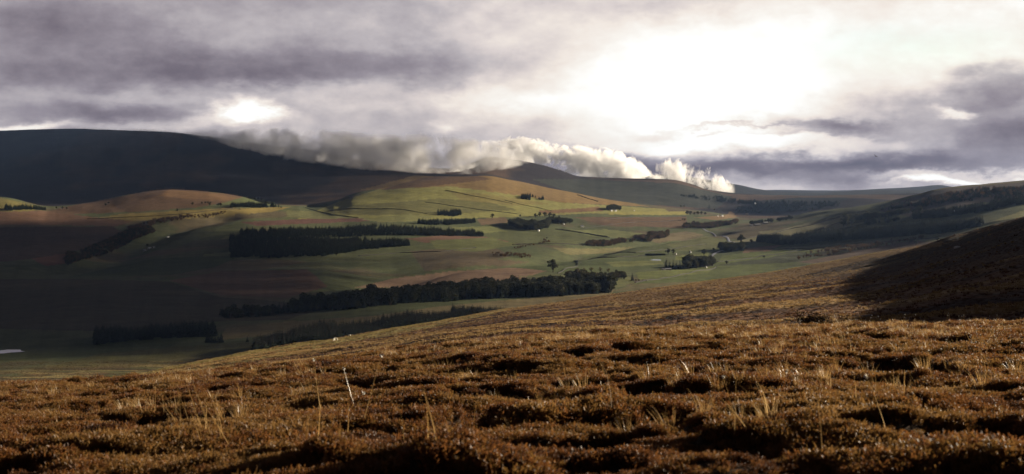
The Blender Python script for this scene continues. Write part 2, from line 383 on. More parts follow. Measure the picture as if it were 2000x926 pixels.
def leaf_mat(name, stops, trans=0.35, scale=0.6, spec=0.1, rnd=True, rough=0.7):
    """leaves, heather and grass: colour varies plant by plant and in patches over the ground; light passes through"""
    m, g = new_mat(name)
    geo = g.n('ShaderNodeNewGeometry'); pos = geo.outputs['Position']
    n = g.noise(pos, scale, 4, 0.65)
    f = g.m('MULTIPLY_ADD', n, 1.7, -0.35)
    if rnd:
        r = g.n('ShaderNodeObjectInfo').outputs['Random']
        f = g.m('ADD', f, g.m('MULTIPLY_ADD', r, 0.36, -0.18), clamp=True)
    ri = geo.outputs['Random Per Island']
    f = g.m('ADD', f, g.m('MULTIPLY_ADD', ri, 0.24, -0.12), clamp=True)
    c = g.ramp(f, stops)
    b = g.n('ShaderNodeBsdfPrincipled'); t = g.n('ShaderNodeBsdfTranslucent'); mx = g.n('ShaderNodeMixShader'); o = g.n('ShaderNodeOutputMaterial')
    g.l(c, b.inputs['Base Color']); g.l(c, t.inputs['Color']); b.inputs['Roughness'].default_value = rough; b.inputs['Specular IOR Level'].default_value = spec
    mx.inputs[0].default_value = trans
    g.l(b.outputs[0], mx.inputs[1]); g.l(t.outputs[0], mx.inputs[2]); g.l(mx.outputs[0], o.inputs[0]); return m

# ------------------------------------------------------------------ ground material and meshes
def ground_mat(name, detail_scale, bump, bscale, fuzz=2.2, fscale=1.3):
    m, g = new_mat(name)
    at = g.n('ShaderNodeAttribute', attribute_name='cover'); pos = g.n('ShaderNodeNewGeometry').outputs['Position']
    n = g.noise(pos, detail_scale, 6, 0.65)
    n2 = g.noise(pos, detail_scale*9, 4, 0.6)
    f = g.m('ADD', g.m('MULTIPLY_ADD', n, 1.1, 0.30), g.m('MULTIPLY_ADD', n2, 0.5, -0.12))
    vm = g.n('ShaderNodeVectorMath', operation='SCALE'); g.l(at.outputs['Color'], vm.inputs[0]); g.l(f, vm.inputs['Scale'])
    b = g.n('ShaderNodeBsdfPrincipled'); o = g.n('ShaderNodeOutputMaterial')
    g.l(vm.outputs[0], b.inputs['Base Color']); b.inputs['Roughness'].default_value = 0.95; b.inputs['Specular IOR Level'].default_value = 0.05
    bn = g.n('ShaderNodeBump'); bn.inputs['Strength'].default_value = bump; bn.inputs['Distance'].default_value = bscale
    g.l(g.m('ADD', n, g.m('MULTIPLY', n2, 0.3)), bn.inputs['Height']); 
    # blades of grass and heather stand up from the ground: the surface normal is scattered at that size
    nd = g.n('ShaderNodeTexNoise'); nd.inputs['Scale'].default_value = fscale; nd.inputs['Detail'].default_value = 2; g.l(pos, nd.inputs['Vector'])
    a1 = g.n('ShaderNodeVectorMath', operation='SUBTRACT'); g.l(nd.outputs['Color'], a1.inputs[0]); a1.inputs[1].default_value = (0.5, 0.5, 0.5)
    a2 = g.n('ShaderNodeVectorMath', operation='SCALE'); g.l(a1.outputs[0], a2.inputs[0]); a2.inputs['Scale'].default_value = fuzz*2
    a3 = g.n('ShaderNodeVectorMath', operation='ADD'); g.l(a2.outputs[0], a3.inputs[0]); g.l(bn.outputs[0], a3.inputs[1])
    a4 = g.n('ShaderNodeVectorMath', operation='NORMALIZE'); g.l(a3.outputs[0], a4.inputs[0]); g.l(a4.outputs[0], b.inputs['Normal'])
    g.l(b.outputs[0], o.inputs[0]); return m

VID = np.arange(NR*NC).reshape(NR, NC)
PX = np.stack([XX, YY, Z], -1).reshape(-1, 3)
AF = np.concatenate([ALB, np.ones((NR, NC, 1))], -1).reshape(-1, 4).astype(np.float32)
QF = np.stack([VID[:-1, :-1], VID[:-1, 1:], VID[1:, 1:], VID[1:, :-1]], -1)
def rowcut(y): return int(np.searchsorted(YR, y))
yc = 0.5*(YY[:-1, :-1]+YY[1:, 1:])
cm = lambda nm: 0.5*(cy(nm)[:, :-1]+cy(nm)[:, 1:])
zone = np.zeros(yc.shape, int)
zone[yc > cm('dip')] = 1
zone[yc > cm('foot')*0.93] = 2
zone[yc > cm('mid')*1.04] = 3
def ground_piece(name, z, mat, label, cat):
    q = QF[zone == z].reshape(-1, 4)
    used = np.zeros(NR*NC, bool); used[q.ravel()] = True
    remap = np.cumsum(used)-1
    me = mesh_np(name, PX[used], remap[q])
    a = me.color_attributes.new('cover', 'FLOAT_COLOR', 'POINT'); a.data.foreach_set('color', AF[used].ravel())
    me.polygons.foreach_set('use_smooth', np.ones(len(me.polygons), bool))
    return tag(link(name, me, mat), label, cat, kind='structure')
ground_piece('moorland', 0, ground_mat('peat', 1.5, 0.6, 0.05), 'peaty ground under the heather in the foreground', 'moor')
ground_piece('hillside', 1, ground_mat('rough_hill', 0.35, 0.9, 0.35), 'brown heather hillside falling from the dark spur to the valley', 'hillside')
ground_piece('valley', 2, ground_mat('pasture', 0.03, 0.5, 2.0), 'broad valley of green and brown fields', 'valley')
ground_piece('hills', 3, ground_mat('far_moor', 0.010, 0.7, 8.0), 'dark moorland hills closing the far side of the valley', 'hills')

# ------------------------------------------------------------------ sky and light
EXPO = 1.4
EX = 2.0**-EXPO
world = bpy.data.worlds.new('World'); scene.world = world; world.use_nodes = True
g = NT(world.node_tree)
BGS = 0.1
tc = g.n('ShaderNodeTexCoord').outputs['Generated']
sx = g.n('ShaderNodeSeparateXYZ'); g.l(tc, sx.inputs[0])
AZ = g.m('ARCTAN2', sx.outputs[0], sx.outputs[1])
EL = g.m('ARCSINE', sx.outputs[2])
def sky_vec(ka, ke, off=0.0):
    cb = g.n('ShaderNodeCombineXYZ'); g.l(g.m('MULTIPLY', AZ, ka), cb.inputs[0]); g.l(g.m('MULTIPLY', EL, ke), cb.inputs[1]); cb.inputs[2].default_value = off
    return cb.outputs[0]
w1 = g.noise(sky_vec(16, 34, 1.0), 1.0, 8, 0.6)
w2 = g.noise(sky_vec(15, 36, 7.0), 1.0, 8, 0.6)
AZw = g.m('ADD', AZ, g.m('MULTIPLY_ADD', w1, 0.09, -0.045))
ELw = g.m('ADD', EL, g.m('MULTIPLY_ADD', w2, 0.036, -0.018))
def blob(u, v, su, sv, wgt, hard=1.0, rot=0.0):
    """a patch of cloud or gap, centred on a bearing and a height above the horizon"""
    X = (u-1000)/F; a0 = math.atan(X); e0 = math.atan((VH-v)/F*math.cos(a0))
    sa, se = su/F, sv/F
    dx = g.m('SUBTRACT', AZw, a0); dy = g.m('SUBTRACT', ELw, e0)
    if rot:
        r = math.radians(rot); c, s_ = math.cos(r), math.sin(r)
        dx, dy = g.m('ADD', g.m('MULTIPLY', dx, c), g.m('MULTIPLY', dy, s_)), g.m('SUBTRACT', g.m('MULTIPLY', dy, c), g.m('MULTIPLY', dx, s_))
    dx = g.m('DIVIDE', dx, sa); dy = g.m('DIVIDE', dy, se)
    d = g.m('ADD', g.m('MULTIPLY', dx, dx), g.m('MULTIPLY', dy, dy))
    if hard != 1.0: d = g.m('POWER', d, hard)
    return g.m('MULTIPLY', g.m('EXPONENT', g.m('MULTIPLY', d, -1.0)), wgt)
BLOBS = [
 # u, v, su, sv, weight, hardness, rotation
 (1390, 140, 380, 180, 0.30, 1.3), (1330, 130, 230, 110, 0.20), (1780, 50, 380, 110, 0.22, 1.4), (1560, 190, 260, 50, 0.12), (1560, 290, 330, 34, 0.34, 1.6), (1280, 250, 230, 55, 0.22),
 (1980, 20, 300, 40, 0.12), (1950, 110, 120, 30, 0.12),
 (1000, 60, 220, 120, 0.16), (1050, 200, 150, 50, 0.20),
 (1300, 15, 170, 26, -0.20, 1.2), (1100, 90, 160, 40, -0.06),
 (150, 140, 330, 45, -0.24, 1.2), (60, 50, 260, 50, -0.16), (720, 128, 360, 36, -0.19, 1.2, 3), (560, 50, 300, 34, 0.05), (230, 192, 260, 14, 0.08), (620, 185, 300, 16, 0.10),
 (200, 222, 210, 22, -0.20, 1.2), (60, 250, 85, 9, 0.40, 1.2), (560, 170, 260, 14, 0.09), (300, 200, 190, 18, 0.05),
 (470, 210, 42, 22, 0.46, 1.3), (512, 224, 48, 12, 0.36, 1.4), (430, 228, 60, 14, 0.22), (380, 238, 60, 12, 0.12), (560, 262, 160, 30, 0.07), (270, 245, 90, 11, 0.15),
 (720, 260, 200, 50, 0.05), (850, 215, 120, 30, 0.03), (880, 245, 45, 12, 0.22), (950, 190, 130, 20, 0.12), (1030, 255, 110, 26, -0.10), (960, 300, 110, 22, 0.12), (700, 205, 110, 14, 0.10),
 (1060, 178, 90, 18, -0.14), (1270, 254, 55, 9, -0.30, 1.3), (1375, 259, 26, 5, -0.34, 1.3), (1430, 246, 110, 3.2, -0.34, 1.4), (1600, 248, 130, 15, -0.42, 1.4, -4), (1540, 262, 90, 5, -0.30, 1.3), (1690, 240, 80, 10, -0.28),
 (1320, 318, 330, 24, -0.50, 1.8), (1500, 338, 330, 26, -0.40, 1.6), (1180, 300, 150, 14, -0.16), (1900, 292, 330, 45, -0.50, 1.6), (1690, 312, 160, 15, -0.30, 1.6),
 (1945, 165, 95, 42, -0.46, 1.5, 6), (1800, 212, 120, 22, -0.20, 1.2), (2030, 240, 150, 50, -0.30), (1865, 220, 40, 9, 0.34, 1.4), (1720, 190, 90, 20, -0.12),
 (1860, 353, 105, 7.5, 0.55, 1.6), (1780, 340, 80, 7, 0.30, 1.4), (1950, 338, 110, 8, 0.28, 1.3), (1510, 358, 90, 22, 0.15), (1440, 372, 60, 18, 0.06), (1640, 352, 100, 12, -0.06),
 (2500, 200, 380, 180, 0.25), (3100, 150, 900, 300, 0.25),
]
acc = None
for bl in BLOBS:
    v = blob(*((*bl[:4], bl[4]*((0.8 if bl[0] < 1000 else 0.62) if bl[4] < 0 else 1.0))+tuple(bl[5:]))); acc = v if acc is None else g.m('ADD', acc, v)
d1 = g.noise(sky_vec(18, 30, 3.0), 1.0, 10, 0.62)
d2 = g.noise(sky_vec(55, 95, 5.0), 1.0, 8, 0.62)
d3 = g.noise(sky_vec(7, 21, 9.0), 1.0, 4, 0.5)
V = g.m('ADD', acc, 0.68)
V = g.m('ADD', V, g.m('MULTIPLY_ADD', d1, 0.38, -0.19)); V = g.m('ADD', V, g.m('MULTIPLY_ADD', d2, 0.16, -0.08)); V = g.m('ADD', V, g.m('MULTIPLY_ADD', d3, 0.16, -0.08))
def lin(r, gg, b):
    f = lambda c: (c/255/12.92 if c < 10 else ((c/255+0.055)/1.055)**2.4)
    return (f(r), f(gg), f(b))
def sc(c, k): return tuple(x*k for x in c)
K = EX/BGS
# the ramp's position runs from 0 to 1.25 of V
Vn = g.m('MULTIPLY', V, 0.8, clamp=True)
cloudc = g.ramp(Vn, [(0.20, sc(lin(80,74,86), K)), (0.36, sc(lin(115,106,116), K)), (0.48, sc(lin(150,142,150), K)), (0.60, sc(lin(187,180,183), K)), (0.70, sc(lin(220,210,207), K)), (0.79, sc(lin(243,233,224), K)), (0.87, sc(lin(252,247,240), K)), (0.94, sc((1.06,1.05,1.02), K)), (1.0, sc((1.12,1.11,1.08), K))])
skyn = g.n('ShaderNodeTexSky', sky_type='NISHITA'); skyn.sun_disc = False; skyn.sun_elevation = SUN_EL; skyn.sun_rotation = SUN_AZ; skyn.air_density = 1.0; skyn.dust_density = 0.6
gap = g.m('MULTIPLY', blob(1790, 85, 190, 45, 0.65, 1.3), g.m('MULTIPLY_ADD', d1, 1.6, -0.1, clamp=True), clamp=True)
below = g.m('GREATER_THAN', -0.03, EL)
thin = g.n('ShaderNodeVectorMath', operation='SCALE'); thin.inputs['Scale'].default_value = 0.62; g.l(skyn.outputs[0], thin.inputs[0])
c = g.mix(gap, cloudc, thin.outputs[0])
# the rest of the overcast, above and behind the viewer
back = g.m('MULTIPLY', g.m('SUBTRACT', g.m('ABSOLUTE', AZ), 1.2), 1.6, clamp=True)
up = g.m('MULTIPLY', g.m('SUBTRACT', EL, 0.28), 3.0, clamp=True)
ov = g.ramp(g.m('MULTIPLY_ADD', d3, 1.4, -0.2, clamp=True), [(0.0, sc(lin(28,29,40), K)), (1.0, sc(lin(58,57,68), K))])
c = g.mix(g.m('MAXIMUM', back, up), c, ov)
c = g.mix(below, c, sc(lin(70,66,74), K))
bg = g.n('ShaderNodeBackground'); bg.inputs['Strength'].default_value = BGS; g.l(c, bg.inputs['Color'])
g.l(bg.outputs[0], g.n('ShaderNodeOutputWorld').inputs[0])
world.cycles.sampling_method = 'MANUAL'; world.cycles.sample_map_resolution = 512

sl = bpy.data.lights.new('sun', 'SUN'); sl.energy = 5.0; sl.angle = math.radians(0.55); sl.color = (1.0, 0.86, 0.66)
so = bpy.data.objects.new('sun', sl); col.objects.link(so)
from mathutils import Vector, Matrix, Euler
so.rotation_euler = Vector(SUN).to_track_quat('Z', 'Y').to_euler()

cd = bpy.data.cameras.new('camera'); cam = bpy.data.objects.new('camera', cd); col.objects.link(cam); scene.camera = cam
cd.sensor_width = 36; cd.lens = 36*F/2000; cd.shift_y = -(463-VH)/2000; cd.clip_start = 0.1; cd.clip_end = 60000
cam.rotation_euler = (math.pi/2, 0, 0)
cd.dof.use_dof = True; cd.dof.focus_distance = 65; cd.dof.aperture_fstop = 3.2

scene.view_settings.view_transform = 'Standard'; scene.view_settings.look = 'None'; scene.view_settings.gamma = 1; scene.view_settings.exposure = EXPO
scene.view_settings.use_curve_mapping = False
scene.render.engine = 'CYCLES'
cyc = scene.cycles
cyc.use_denoising = True; cyc.max_bounces = 12; cyc.diffuse_bounces = 10; cyc.transmission_bounces = 4; cyc.transparent_max_bounces = 8; cyc.volume_bounces = 6
cyc.sample_clamp_indirect = 8; cyc.use_adaptive_sampling = True; cyc.adaptive_threshold = 0.01

# ------------------------------------------------------------------ air
def haze():
    x0, x1, y0, y1, z0, z1 = -13000, 16500, -60, 16800, Z.min()-1.2, 470
    v = [(x, y, z) for z in (z0, z1) for y in (y0, y1) for x in (x0, x1)]
    f = [(0, 2, 3, 1), (4, 5, 7, 6), (0, 1, 5, 4), (2, 6, 7, 3), (0, 4, 6, 2), (1, 3, 7, 5)]
    m, g = new_mat('haze'); p = g.n('ShaderNodeVolumePrincipled'); p.inputs['Color'].default_value = (0.36, 0.55, 1.0, 1); p.inputs['Density'].default_value = 0.8e-5; p.inputs['Anisotropy'].default_value = 0.1
    g.l(p.outputs[0], g.n('ShaderNodeOutputMaterial').inputs['Volume'])
    m.cycles.homogeneous_volume = True
    return tag(link('haze', mesh_np('haze', v, f), m), 'thin bluish haze filling the valley air', 'haze', kind='stuff')
haze()

# ------------------------------------------------------------------ plants
def tri_mesh(name, tris=None, quads=None, mats=(), mid=None):
    """python lists of quads (4 points each)"""
    q = np.asarray(quads, float).reshape(-1, 3)
    me = mesh_np(name, q, np.arange(len(q)).reshape(-1, 4))
    for m in mats: me.materials.append(m)
    if mid is not None: me.polygons.foreach_set('material_index', np.asarray(mid, np.int32))
    return me

def strip(quads, p0, p1, w0, w1, side):
    side = np.asarray(side)
    quads.append((p0-side*w0, p0+side*w0, p1+side*w1, p1-side*w1))

def heather_clump(seed, nst=34, hh=0.20, rad=0.17):
    r = np.random.default_rng(seed); q = []
    for i in range(nst):
        a = r.uniform(0, 2*math.pi); d = rad*math.sqrt(r.uniform(0, 1)); base = np.array((d*math.cos(a)*0.8, d*math.sin(a)*0.8, -0.05))
        lean = np.array((math.cos(a), math.sin(a), 0))*r.uniform(0.1, 0.7)+r.normal(0, 0.2, 3)*np.array((1, 1, 0))
        h = hh*r.uniform(0.65, 1.25)*(1-0.35*d/rad)
        p = base; dirv = np.array((lean[0]*0.5, lean[1]*0.5, 1.0)); dirv /= np.linalg.norm(dirv)
        sd = np.cross(dirv, r.normal(0, 1, 3)); sd /= np.linalg.norm(sd)
        for s in range(3):
            p1 = p+dirv*h/3; strip(q, p, p1, 0.0045, 0.0035, sd)
            for b in range(3 if s else 1):                      # side sprigs
                t = p+(p1-p)*r.uniform(0.2, 1)
                bd = dirv*0.7+r.normal(0, 0.55, 3); bd /= np.linalg.norm(bd)
                bs = np.cross(bd, r.normal(0, 1, 3)); bs /= np.linalg.norm(bs)
                strip(q, t, t+bd*r.uniform(0.025, 0.055), 0.0075, 0.004, bs)
            p = p1; dirv = dirv+lean*0.18+r.normal(0, 0.08, 3); dirv /= np.linalg.norm(dirv)
    return q

def grass_tuft(seed, n=26, hh=0.32, spread=0.09, wd=0.0028, droop=0.5, wind=(-0.25, 0.0)):
    r = np.random.default_rng(seed); q = []
    for i in range(n):
        a = r.uniform(0, 2*math.pi); d = spread*math.sqrt(r.uniform(0, 1))
        p = np.array((d*math.cos(a), d*math.sin(a), -0.03)); h = hh*r.uniform(0.5, 1.15)
        dirv = np.array((math.cos(a)*0.22+wind[0]*0.3, math.sin(a)*0.22+wind[1], 1.0)); dirv /= np.linalg.norm(dirv)
        sd = np.cross(dirv, r.normal(0, 1, 3)); sd /= np.linalg.norm(sd)
        w = wd*r.uniform(0.8, 1.4)
        for s in range(3):
            p1 = p+dirv*h/3; strip(q, p, p1, w*(1-0.28*s), w*(1-0.28*(s+1)), sd); p = p1
            dirv = dirv+np.array((math.cos(a)*0.25+wind[0], math.sin(a)*0.25+wind[1], -0.12))*droop+r.normal(0, 0.05, 3); dirv /= np.linalg.norm(dirv)
    return q

def tussock(seed):
    """coarse tuft for the far slope: a mound of wide blades"""
    r = np.random.default_rng(seed); q = []
    for i in range(12):
        a = r.uniform(0, 2*math.pi); d = 0.45*math.sqrt(r.uniform(0, 1)); p = np.array((d*math.cos(a), d*math.sin(a), -0.1))
        dirv = np.array((math.cos(a)*0.35, math.sin(a)*0.35, 1)); dirv /= np.linalg.norm(dirv); sd = np.cross(dirv, r.normal(0, 1, 3)); sd /= np.linalg.norm(sd)
        h = r.uniform(0.25, 0.5); strip(q, p, p+dirv*h*0.6, 0.10, 0.08, sd); strip(q, p+dirv*h*0.6, p+dirv*h+r.normal(0, 0.06, 3), 0.08, 0.015, sd)
    return q

def scatter(name, pts, rot, scl, idx, variants, label, cat, kind='stuff', smooth_=False):
    """one object that carries many copies of a few small plants"""
    coll = bpy.data.collections.new(name+'_kinds')
    for k, me in enumerate(variants):   # collection order is the kind index
        o = bpy.data.objects.new('%s_kind_%02d' % (name, k), me); coll.objects.link(o)
    n = len(pts); me = bpy.data.meshes.new(name); me.vertices.add(n); me.vertices.foreach_set('co', np.asarray(pts, np.float32).ravel())
    a = me.attributes.new('turn', 'FLOAT_VECTOR', 'POINT'); a.data.foreach_set('vector', np.asarray(rot, np.float32).ravel())
    a = me.attributes.new('size', 'FLOAT', 'POINT'); a.data.foreach_set('value', np.asarray(scl, np.float32).ravel())
    a = me.attributes.new('kind_index', 'INT', 'POINT'); a.data.foreach_set('value', np.asarray(idx, np.int32).ravel())
    o = link(name, me)
    t = bpy.data.node_groups.new(name+'_spread', 'GeometryNodeTree')
    t.interface.new_socket('Geometry', in_out='INPUT', socket_type='NodeSocketGeometry'); t.interface.new_socket('Geometry', in_out='OUTPUT', socket_type='NodeSocketGeometry')
    N = t.nodes.new
    gi = N('NodeGroupInput'); go = N('NodeGroupOutput'); ip = N('GeometryNodeInstanceOnPoints'); ci = N('GeometryNodeCollectionInfo')
    ci.inputs['Collection'].default_value = coll; ci.inputs['Separate Children'].default_value = True; ci.inputs['Reset Children'].default_value = True
    def attr(nm, dt):
        nd = N('GeometryNodeInputNamedAttribute'); nd.data_type = dt; nd.inputs['Name'].default_value = nm; return nd.outputs['Attribute']
    L = t.links.new
    L(gi.outputs[0], ip.inputs['Points']); L(ci.outputs[0], ip.inputs['Instance']); ip.inputs['Pick Instance'].default_value = True
    L(attr('kind_index', 'INT'), ip.inputs['Instance Index'])
    e2r = N('FunctionNodeEulerToRotation'); L(attr('turn', 'FLOAT_VECTOR'), e2r.inputs[0]); L(e2r.outputs[0], ip.inputs['Rotation'])
    L(attr('size', 'FLOAT'), ip.inputs['Scale']); L(ip.outputs[0], go.inputs[0])
    md = o.modifiers.new('spread', 'NODES'); md.node_group = t
    return tag(o, label, cat, kind=kind)

def spread_xy(y0, y1, dens, smax=0.40, seed=1):
    """points with density dens(y) per m2 across the view"""
    r = np.random.default_rng(seed); P = []
    edges = np.geomspace(y0, y1, 40)
    for a, b in zip(edges[:-1], edges[1:]):
        area = smax*(b*b-a*a); n = int(area*dens(0.5*(a+b)))
        y = np.sqrt(r.uniform(a*a, b*b, n)); s = r.uniform(-smax, smax, n); P.append(np.stack([s*y, y], 1))
    return np.concatenate(P)

M_heather = leaf_mat('heather_leaf', [(0.0, (0.030, 0.015, 0.009)), (0.25, (0.084, 0.034, 0.014)), (0.44, (0.196, 0.080, 0.023)), (0.58, (0.160, 0.090, 0.027)), (0.68, (0.200, 0.108, 0.032)), (0.80, (0.23, 0.125, 0.042)), (0.95, (0.35, 0.22, 0.088))], trans=0.48, scale=0.55, spec=0.25, rough=0.5)
M_straw = leaf_mat('bleached_grass', [(0.0, (0.20, 0.115, 0.040)), (0.4, (0.36, 0.215, 0.075)), (0.7, (0.46, 0.30, 0.125)), (1.0, (0.62, 0.46, 0.24))], trans=0.45, scale=0.8, spec=0.5, rough=0.35)
M_tuss = leaf_mat('hill_grass', [(0.0, (0.036, 0.018, 0.013)), (0.32, (0.064, 0.028, 0.018)), (0.55, (0.112, 0.056, 0.029)), (0.75, (0.19, 0.108, 0.047)), (1.0, (0.34, 0.23, 0.10))], trans=0.35, scale=0.03, spec=0.1)

hv = [tri_mesh('heather_%d' % k, quads=heather_clump(100+k), mats=(M_heather,)) for k in range(7)]
gv = [tri_mesh('grass_%d' % k, quads=grass_tuft(200+k), mats=(M_straw,)) for k in range(5)]
xy = spread_xy(6.0, 78, lambda y: 270 if y < 14 else (180 if y < 25 else (80 if y < 40 else 36)), 0.52, 11)
hol = smooth(0.01, 0.13, -fbm2(xy[:, 0]/1.5+0.35*xy[:, 1]/1.5, xy[:, 1]/0.95, 19, 3))
hol = np.maximum(hol, 0.75*smooth(0.05, 0.17, -fbm2(xy[:, 0]/0.85+0.3*xy[:, 1], xy[:, 1]/0.6, 57, 3)))
keep = (fbm2(xy[:, 0]/0.9, xy[:, 1]/0.7, 33, 3) > -0.34) & (hol*0.22 < np.random.default_rng(14).uniform(0, 1, len(xy)))
xy = xy[keep]; n = len(xy); r = np.random.default_rng(12)
z = zat(xy[:, 0], xy[:, 1])
size = 0.49*r.uniform(0.75, 1.25, n)*(1-0.45*hol[keep])*(1+0.6*fbm2(xy[:, 0]/1.6, xy[:, 1]/1.2, 35, 2))*(1+np.clip((xy[:, 1]-15)/45, 0, 0.8))
scatter('heather', np.c_[xy, z], np.c_[r.normal(0, 0.12, n), r.normal(0, 0.12, n), r.uniform(0, 6.28, n)], size, r.integers(0, 7, n), hv, 'rust brown heather in low hummocks covering the foreground moor', 'heather')
# bleached moor grass between the heather, thickest along the brow
xy = spread_xy(6.5, 76, lambda y: 16 if y < 20 else 11, 0.41, 13)
uu = 1000+F*xy[:, 0]/xy[:, 1]
pr = smooth(0.03, 0.18, fbm2(xy[:, 0]/3.0, xy[:, 1]/2.2, 37, 3))
pr = np.clip(pr*(0.30+1.0*smooth(28, 50, xy[:, 1])), 0, 1)
keep = r.uniform(0, 1, len(xy)) < pr
xy = xy[keep]; n = len(xy); z = zat(xy[:, 0], xy[:, 1])
scatter('moor_grass', np.c_[xy, z+0.06], np.c_[r.normal(0, 0.15, n), r.normal(0, 0.15, n), r.uniform(-0.6, 0.6, n)], r.uniform(0.45, 0.85, n), r.integers(0, 5, n), gv, 'golden tufts of bleached moor grass among the heather', 'grass')
# coarse tussocks on the hillside beyond the brow
tv = [tri_mesh('tussock_%d' % k, quads=tussock(300+k), mats=(M_tuss,)) for k in range(4)]
xy = spread_xy(85, 900, lambda y: 2.2 if y < 200 else (0.9 if y < 400 else 0.3), 0.40, 17)
pr = 0.35+3.0*fbm2(xy[:, 0]/75+xy[:, 1]/95, xy[:, 1]/15, 81, 5, 0.6)
ed = pchip1(UC, KY[CNAMES.index('edge')], 1000+F*xy[:, 0]/xy[:, 1])
pr = pr*(1-0.92*smooth(75, 120, xy[:, 0]))
keep = (r.uniform(0, 1, len(xy)) < pr) & (xy[:, 1] < ed*1.06)
straw = fbm2(xy[:, 0]/75+xy[:, 1]/95, xy[:, 1]/15, 81, 5, 0.6)+r.normal(0, 0.035, len(xy)) > 0.095
xy = xy[keep]; straw = straw[keep]; n = len(xy); z = zat(xy[:, 0], xy[:, 1])
M_hstraw = leaf_mat('hill_straw', [(0.0, (0.15, 0.088, 0.036)), (0.5, (0.27, 0.175, 0.075)), (1.0, (0.40, 0.28, 0.13))], trans=0.35, scale=0.04, spec=0.1)
tv += [tri_mesh('straw_tussock_%d' % k, quads=tussock(320+k), mats=(M_hstraw,)) for k in range(4)]
scatter('hill_tussocks', np.c_[xy, z], np.c_[r.normal(0, 0.1, n), r.normal(0, 0.1, n), r.uniform(0, 6.28, n)], r.uniform(0.35, 0.85, n), r.integers(0, 4, n)+4*straw, tv, 'coarse brown tussocks covering the hillside beyond the brow', 'tussocks')
# pale grass along the lip of the near hill
rl = np.random.default_rng(18); lp = []
for (u, v), (u2, v2), n_ in (((230,744),(480,694),2600),((480,692),(700,655),2600),((700,655),(860,630),1500),((860,628),(990,604),700),((1300,570),(1500,536),500),((1500,536),(1750,492),700)):
    t = rl.uniform(0, 1, n_); y = np.interp(u+(u2-u)*t, [250,480,700,850,990,1300,1500,1750], [425,478,560,620,680,790,840,850]) - np.abs(rl.normal(0, 22, n_)); x = (u+(u2-u)*t-1000)/F*y; lp.append(np.c_[x, y, zat(x, y)])
lp = np.concatenate(lp); n = len(lp)
M_lip = leaf_mat('lip_grass', [(0.0, (0.13, 0.10, 0.035)), (0.5, (0.24, 0.19, 0.075)), (1.0, (0.34, 0.27, 0.12))], trans=0.35, scale=0.06, spec=0.1)
scatter('pale_grass', lp, np.c_[rl.normal(0, .1, n), rl.normal(0, .1, n), rl.uniform(0, 6.28, n)], rl.uniform(0.5, 1.0, n), rl.integers(0, 4, n), [tri_mesh('pale_tuft_%d' % k, quads=tussock(350+k), mats=(M_lip,)) for k in range(4)], 'pale yellow grass along the lip of the near hill', 'grass')
# rough tussocks on the grazing below the moor at the left
rg_ = np.random.default_rng(19); t = rg_.uniform(0, 1, (26000, 2)); uu = -60+600*t[:, 0]; y = 430+820*t[:, 1]**0.8; x = (uu-1000)/F*y
pr = 0.30+3.0*fbm2(x/60+y/110, y/19, 151, 5, 0.6); k = (rg_.uniform(0, 1, len(x)) < pr) & (y > np.interp(uu, [-60, 250, 480, 540], [370, 450, 520, 560])); x = x[k]; y = y[k]; n = len(x)
M_rough = leaf_mat('rough_grazing', [(0.0, (0.045, 0.040, 0.018)), (0.5, (0.105, 0.080, 0.034)), (1.0, (0.20, 0.145, 0.060))], trans=0.3, scale=0.03, spec=0.1)
scatter('rough_grass', np.c_[x, y, zat(x, y)], np.c_[rg_.normal(0, .1, n), rg_.normal(0, .1, n), rg_.uniform(0, 6.28, n)], rg_.uniform(0.6, 1.4, n), rg_.integers(0, 4, n), [tri_mesh('rough_tuft_%d' % k_, quads=tussock(370+k_), mats=(M_rough,)) for k_ in range(4)], 'rough tufted grass on the slope below the moor at the left', 'grass')
# tall pale stalks standing alone
def stalks(seed):
    return grass_tuft(seed, n=1, hh=0.55, spread=0.0, wd=0.0032, droop=0.36, wind=(-0.3, 0.0))
sv = [tri_mesh('stalk_%d' % k, quads=stalks(400+k), mats=(M_straw,)) for k in range(6)]
sp = []
for (u, v, nn, su, sv_) in ((340, 838, 16, 42, 14), (330, 815, 8, 25, 8), (420, 868, 6, 30, 10), (395, 880, 4, 30, 10), (155, 782, 2, 6, 2), (206, 765, 2, 6, 2), (70, 800, 2, 6, 3), (890, 765, 5, 35, 5), (1195, 812, 2, 4, 2), (1640, 735, 2, 3, 1), (560, 715, 8, 14, 4), (585, 720, 10, 20, 3), (1560, 690, 10, 40, 10), (1740, 670, 8, 60, 8), (1900, 740, 10, 50, 12), (1180, 745, 8, 50, 6), (1690, 780, 6, 30, 8), (600, 860, 5, 60, 20), (850, 880, 6, 80, 20), (1500, 850, 6, 90, 20)):
    for _ in range(nn):
        p = ground(u+r.normal(0, su), v+r.normal(0, sv_), 6.5, 70); sp.append(p+np.array((0, 0, 0.08)))
sp = np.array(sp); n = len(sp)
scatter('dry_stalks', sp, np.c_[r.normal(0, 0.12, n), r.normal(-0.1, 0.22, n), r.uniform(-0.5, 0.5, n)], r.uniform(0.5, 1.05, n), r.integers(0, 6, n), sv, 'long bleached stalks rising above the heather', 'stalks')
